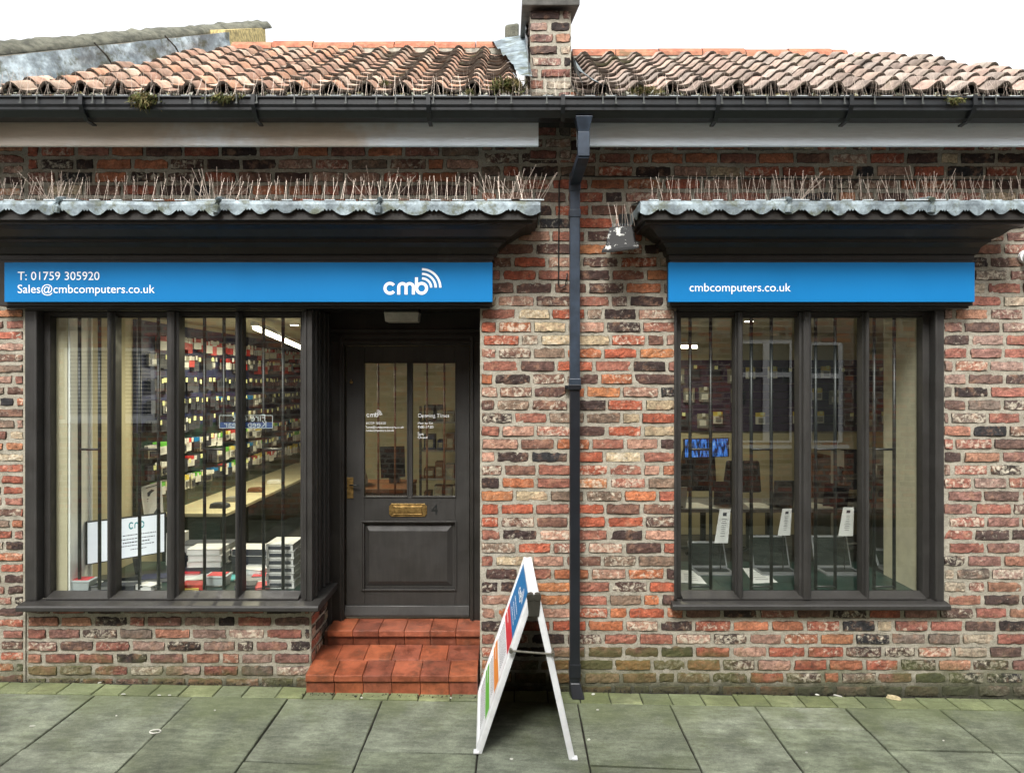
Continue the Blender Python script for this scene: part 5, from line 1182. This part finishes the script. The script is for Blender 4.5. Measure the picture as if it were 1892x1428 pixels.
# ================================================================== INTERIOR THINGS, RIGHT ROOM
sw = thing('slatwall', 'purple slatted display wall behind the right window', 'display board', (2.6, 3.58, 1.5))
m = MB(); z = 1.50
while z < 2.30: m.box(1.1, XR_ - .05, 3.575, 3.598, z, z + .085); z += .09
m.build('slats', M['purple'], sw)
vs2 = [packmesh('pale', .12, .16, .05), packmesh('mix', .10, .13, .05), packmesh('ink', .12, .15, .05), packmesh('red', .11, .13, .05)]
d2 = ['top', 'middle', 'lower']
for ri, z in enumerate((2.22, 1.98, 1.72)):
    x = 1.3; cnt_ = 0
    while x < XR_ - .2:
        if random.random() < .78:
            o = bpy.data.objects.new('packet', random.choice(vs2[:3] if random.random() < .92 else vs2)); COL.objects.link(o); o.location = (x, 3.573, z + random.uniform(-.02, .02)); o.rotation_euler = (0, 0, R(-90))
            cnt_ += 1; tag(o, 'packet hanging %s from the left in the %s row of the purple slatted wall' % (ORDN[cnt_ - 1], d2[ri]), 'packet', 'packets on the slatted wall')
        x += random.uniform(.16, .26)
tv = thing('wall_screen', 'small wall screen showing a blue waterfall in the right window', 'screen', P(1305, 828, 2.9))
c_ = [Vector(P(1263, 846, 2.75)), Vector(P(1347, 844, 2.9)), Vector(P(1347, 809, 2.9)), Vector(P(1263, 811, 2.75))]; m = MB(); m.hexa(c_, [p + Vector((0, .04, 0)) for p in c_]); m.build('casing', M['black'], tv)
cc_ = sum(c_, Vector()) / 4; ins = [cc_ + (p - cc_) * .94 - Vector((0, .003, 0)) for p in c_]; m = MB(); m.poly(ins)
t = NT('waterfall_picture'); mp = t.n('Mapping', Vector=t.pos()); mp.inputs['Rotation'].default_value = (0, .5, 0); mp.inputs['Scale'].default_value = (26, 2, 6)
v_ = t.noise(1.6, 6, .6, vec=mp.outputs[0]); col = t.mix(t.ramp(v_, .42, .6), (.004, .012, .05), (.08, .30, .95)); col = t.mix(t.ramp(v_, .60, .7), col, (.55, .8, .95))
m.build('screen', t.surf(t.n('Emission', Color=col, Strength=.28)), tv)
m = MB(); m.tube([P(1305, 830, 2.95), P(1305, 830, 3.58)], .02, 8); m.build('wall_arm', M['iron'], tv)
LG = 'open laptops facing into the shop'
def laptop(lab, px0_, px1_, py0_, py1_, Y, mat='grey', lean=.05):
    t = thing('laptop', lab, 'laptop', (PX((px0_ + px1_) / 2, Y), Y, PZ(py1_, Y)), LG)
    a, b, zt, zb_ = PX(px0_, Y), PX(px1_, Y), PZ(py0_, Y), PZ(py1_, Y)
    m = MB(); m.hexa([(a, Y, zb_ + .012), (b, Y, zb_ + .012), (b, Y + .008, zb_ + .012), (a, Y + .008, zb_ + .012)], [(a - .0, Y - lean, zt), (b, Y - lean, zt), (b, Y - lean + .006, zt), (a, Y - lean + .006, zt)]); m.build('lid', M[mat], t, bevel=.003)
    m = MB(); m.box(a, b, Y + .01, Y + .23, zb_, zb_ + .014); m.build('base', M[mat], t, bevel=.003)
    m = MB(); m.tube([(a + .03, Y + .004, zb_ + .010), (b - .03, Y + .004, zb_ + .010)], .006, 8); m.build('hinge', M['iron'], t)
def front_laptop(lab, px0_, px1_, py0_, py1_, Y):
    """screen faces the window, keyboard lies in front of it"""
    t = thing('laptop', lab, 'laptop', (PX((px0_ + px1_) / 2, Y), Y, BZ), 'open laptops on the window bed')
    a, b, zt = PX(px0_, Y), PX(px1_, Y), PZ(py0_, Y); z0_ = BZ + .016
    m = MB(); m.hexa([(a, Y, z0_), (b, Y, z0_), (b, Y + .010, z0_), (a, Y + .010, z0_)], [(a - .01, Y + .06, zt), (b - .01, Y + .06, zt), (b - .01, Y + .067, zt), (a - .01, Y + .067, zt)]); m.build('lid', M['silver'], t, bevel=.002)
    m = MB(); m.hexa([(a + .012, Y - .001, z0_ + .015), (b - .012, Y - .001, z0_ + .015), (b - .012, Y - .0005, z0_ + .015), (a + .012, Y - .0005, z0_ + .015)], [(a + .003, Y + .0545, zt - .012), (b - .022, Y + .0545, zt - .012), (b - .022, Y + .055, zt - .012), (a + .003, Y + .055, zt - .012)]); m.build('screen', simple('dark_glossy_screen', (.012, .018, .016), .08, .1), t)
    m = MB(); m.hexa([(a + .01, Y - .2, BZ), (b + .01, Y - .2, BZ), (b, Y - .004, BZ), (a, Y - .004, BZ)], [(a + .01, Y - .2, BZ + .012), (b + .01, Y - .2, BZ + .012), (b, Y - .004, BZ + .016), (a, Y - .004, BZ + .016)]); m.build('base', M['silver'], t, bevel=.002)
    m = MB(); m.hexa([(a + .03, Y - .13, BZ + .0143), (b - .02, Y - .13, BZ + .0143), (b - .02, Y - .03, BZ + .0157), (a + .02, Y - .03, BZ + .0157)], [(a + .03, Y - .13, BZ + .0165), (b - .02, Y - .13, BZ + .0165), (b - .02, Y - .03, BZ + .0175), (a + .02, Y - .03, BZ + .0175)]); m.build('keyboard', M['iron'], t)
front_laptop('open laptop on the window bed in the first pane of the right window', 1276, 1344, 1003, 1052, .75)
front_laptop('open laptop on the window bed in the second pane of the right window', 1391, 1460, 992, 1048, .75)
front_laptop('open laptop on the window bed in the third pane of the right window', 1506, 1574, 992, 1049, .75)
front_laptop('open laptop on the window bed in the fourth pane of the right window', 1622, 1672, 1016, 1052, .78)
laptop('silver laptop on the back table behind the second pane of the right window', 1427, 1466, 886, 936, 1.9, 'silver'); laptop('white laptop edge at the left of the first pane of the right window', 1228, 1268, 898, 938, 1.9, 'paper')
laptop('dark laptop on the back table behind the first pane of the right window', 1318, 1352, 888, 937, 2.1, 'ink'); laptop('dark laptop seen from behind on the back table right of the silver one', 1520, 1566, 892, 938, 2.0, 'ink')
bt = thing('long_table', 'black table with white edges across the room behind the right window', 'table', (2.2, 2.1, .33))
m = MB(); zt_ = PZ(937, 1.95) - .0; m.box(1.15, 4.0, 1.85, 2.5, zt_ - .03, zt_ - .002); m.build('table_top', M['grey'], bt)
for xx in (1.2, 2.3, 3.9): m = MB(); m.box(xx, xx + .05, 1.9, 1.95, .33, zt_ - .031); m.build('leg', M['iron'], bt)
for (a, b, lab) in ((1250, 1308, 'white paper on the back table in the first pane of the right window'), (1385, 1425, 'white paper on the back table in the second pane of the right window'), (1500, 1531, 'white paper on the back table in the third pane of the right window')):
    m = MB(); m.hexa([(PX(a, 1.9), 1.88, zt_), (PX(b, 1.9) + .08, 1.88, zt_), (PX(b, 2) - .05, 2.2, zt_), (PX(a, 2), 2.2, zt_)], [(PX(a, 1.9), 1.88, zt_ + .004), (PX(b, 1.9) + .08, 1.88, zt_ + .004), (PX(b, 2) - .05, 2.2, zt_ + .004), (PX(a, 2), 2.2, zt_ + .004)]); tag(m.build('paper_sheet', M['paper']), lab, 'paper', 'papers on the back table')
for i, (pts, lab) in enumerate((([(1320, 1003), (1345, 1003), (1350, 941), (1330, 940)], 'tallest price leaflet, in the first pane of the right window'), ([(1437, 989), (1460, 989), (1463, 939), (1446, 940)], 'price leaflet in the second pane of the right window'), ([(1549, 990), (1576, 990), (1578, 937), (1558, 937)], 'price leaflet in the third pane of the right window'))):
    t = thing('leaflet', lab, 'leaflet', P((pts[0][0] + pts[1][0]) / 2, 1003, .68), 'price leaflets on stands'); Yl = .66
    c_ = [Vector(P(*p, Yl + (.03 if k > 1 else 0))) for k, p in enumerate(pts)]; m = MB(); m.hexa(c_, [p + Vector((0, .003, 0)) for p in c_]); m.build('sheet', M['paper'], t)
    il = lambda u, v: tuple(c_[0].lerp(c_[1], u).lerp(c_[3].lerp(c_[2], u), v) - Vector((0, .0015, 0))); m = MB(); m.quad(il(.35, .80), il(.68, .80), il(.68, .90), il(.35, .90))
    for v in (.2, .28, .34, .40, .46, .52, .58, .64, .70): a = random.uniform(.3, .42); m.quad(il(a, v), il(1.05 - a, v), il(1.05 - a, v + .012), il(a, v + .012))
    m.build('print', M['ink'], t)
    m = MB(); xm = (c_[0].x + c_[1].x) / 2; m.tube([(xm, Yl + .02, BZ), (xm, Yl + .02, c_[0].z + .05)], .004, 6); m.box(xm - .04, xm + .04, Yl - .02, Yl + .06, BZ, BZ + .004); m.build('stand', M['iron'], t)
for (pts, lab) in (([(1256, 1076), (1306, 1079), (1285, 1055), (1256, 1053)], 'printed sheet lying at the front left corner of the right window bed'), ([(1392, 1078), (1437, 1076), (1405, 1050), (1372, 1050)], 'printed sheet lying at the front of the second pane of the right window')):
    def onbed(px, py): d = (HC - BZ) * F / (py - CY); return Vector(((px - CX) * d / F, d - D, BZ + .001))
    c_ = [onbed(*p) for p in pts]; t = thing('printed_sheet', lab, 'paper', tuple(sum(c_, Vector()) / 4)); m = MB(); m.hexa(c_, [p + Vector((0, 0, .002)) for p in c_]); m.build('sheet', M['paper'], t)
    m = MB()
    for v in (.2, .35, .5, .65): a, b = c_[0].lerp(c_[3], v), c_[1].lerp(c_[2], v); a2, b2 = c_[0].lerp(c_[3], v + .04), c_[1].lerp(c_[2], v + .04); u = Vector((0, 0, .0028)); m.quad(a.lerp(b, .2) + u, a.lerp(b, .75) + u, a2.lerp(b2, .75) + u, a2.lerp(b2, .2) + u)
    m.build('print', M['grey'], t)
def chair(px, Y, lab, h=1.15):
    x = PX(px, Y); t = thing('office_chair', lab, 'chair', (x, Y, .33), 'black office chairs')
    m = MB(); m.hexa([(x - .2, Y, .92), (x + .2, Y, .92), (x + .2, Y + .06, .92), (x - .2, Y + .06, .92)], [(x - .17, Y - .03, h + .2), (x + .17, Y - .03, h + .2), (x + .17, Y + .02, h + .2), (x - .17, Y + .02, h + .2)]); m.build('backrest', M['black'], t, bevel=.02)
    m = MB(); m.box(x - .22, x + .22, Y - .4, Y + .02, .78, .86); m.build('seat', M['black'], t, bevel=.02); m = MB(); m.tube([(x, Y - .2, .36), (x, Y - .2, .78)], .03, 8)
    for k in range(5): a = 2 * math.pi * k / 5; m.tube([(x, Y - .2, .40), (x + .25 * math.cos(a), Y - .2 + .25 * math.sin(a), .35)], .018, 6)
    m.build('base', M['iron'], t)
chair(1290, 2.9, 'black office chair left behind the back table in the right window'); chair(1372, 2.8, 'black office chair in the middle behind the back table in the right window', 1.05); chair(1580, 3.0, 'black office chair right behind the back table in the right window')
m = MB(); m.box(PX(1500, 2.9), PX(1536, 2.9), 2.9, 3.3, .33, PZ(842, 2.9)); m.box(PX(1503, 2.9), PX(1533, 2.9), 2.885, 2.8999, .4, PZ(850, 2.9), 1); tag(m.build('computer_tower', [M['brown'], M['grey']], bevel=.006), 'tall dark brown cabinet behind the right window', 'cabinet')
for k, (px, py, c_, lab) in enumerate(((1561, 880, 'ink', 'black webcam box on the table at the right of the third pane'), (1630, 876, 'paper', 'upper white speaker box in the fourth pane of the right window'), (1626, 915, 'paper', 'lower white speaker box in the fourth pane of the right window'), (1652, 905, 'grey', 'grey gadget box at the right of the fourth pane'), (1600, 905, 'teal', 'teal gadget box between the third and fourth panes'))):
    a = Vector(P(px, py, 2.3)); t = thing('gadget_box', lab, 'box', tuple(a)); m = MB(); m.box(a.x - .06, a.x + .06, 2.28, 2.36, a.z - .09, a.z + .09); m.build('carton', M[c_], t, bevel=.003)
    m = MB(); m.tube([(a.x, 2.2799, a.z + .02), (a.x, 2.277, a.z + .02)], .035, 14); m.build('picture', M['ink' if c_ != 'ink' else 'grey'], t)
m = MB(); m.box(PX(1540, 2.5), PX(1690, 2.5), 2.25, 2.6, .85, .87); m.box(PX(1540, 2.5), PX(1690, 2.5), 2.25, 2.6, 1.13, 1.145); 
for xx in (1541, 1612, 1684): m.box(PX(xx, 2.5), PX(xx, 2.5) + .02, 2.27, 2.58, .33, 1.4)
tag(m.build('display_rack', M['grey']), 'grey rack of gadgets at the right behind the right window', 'rack')
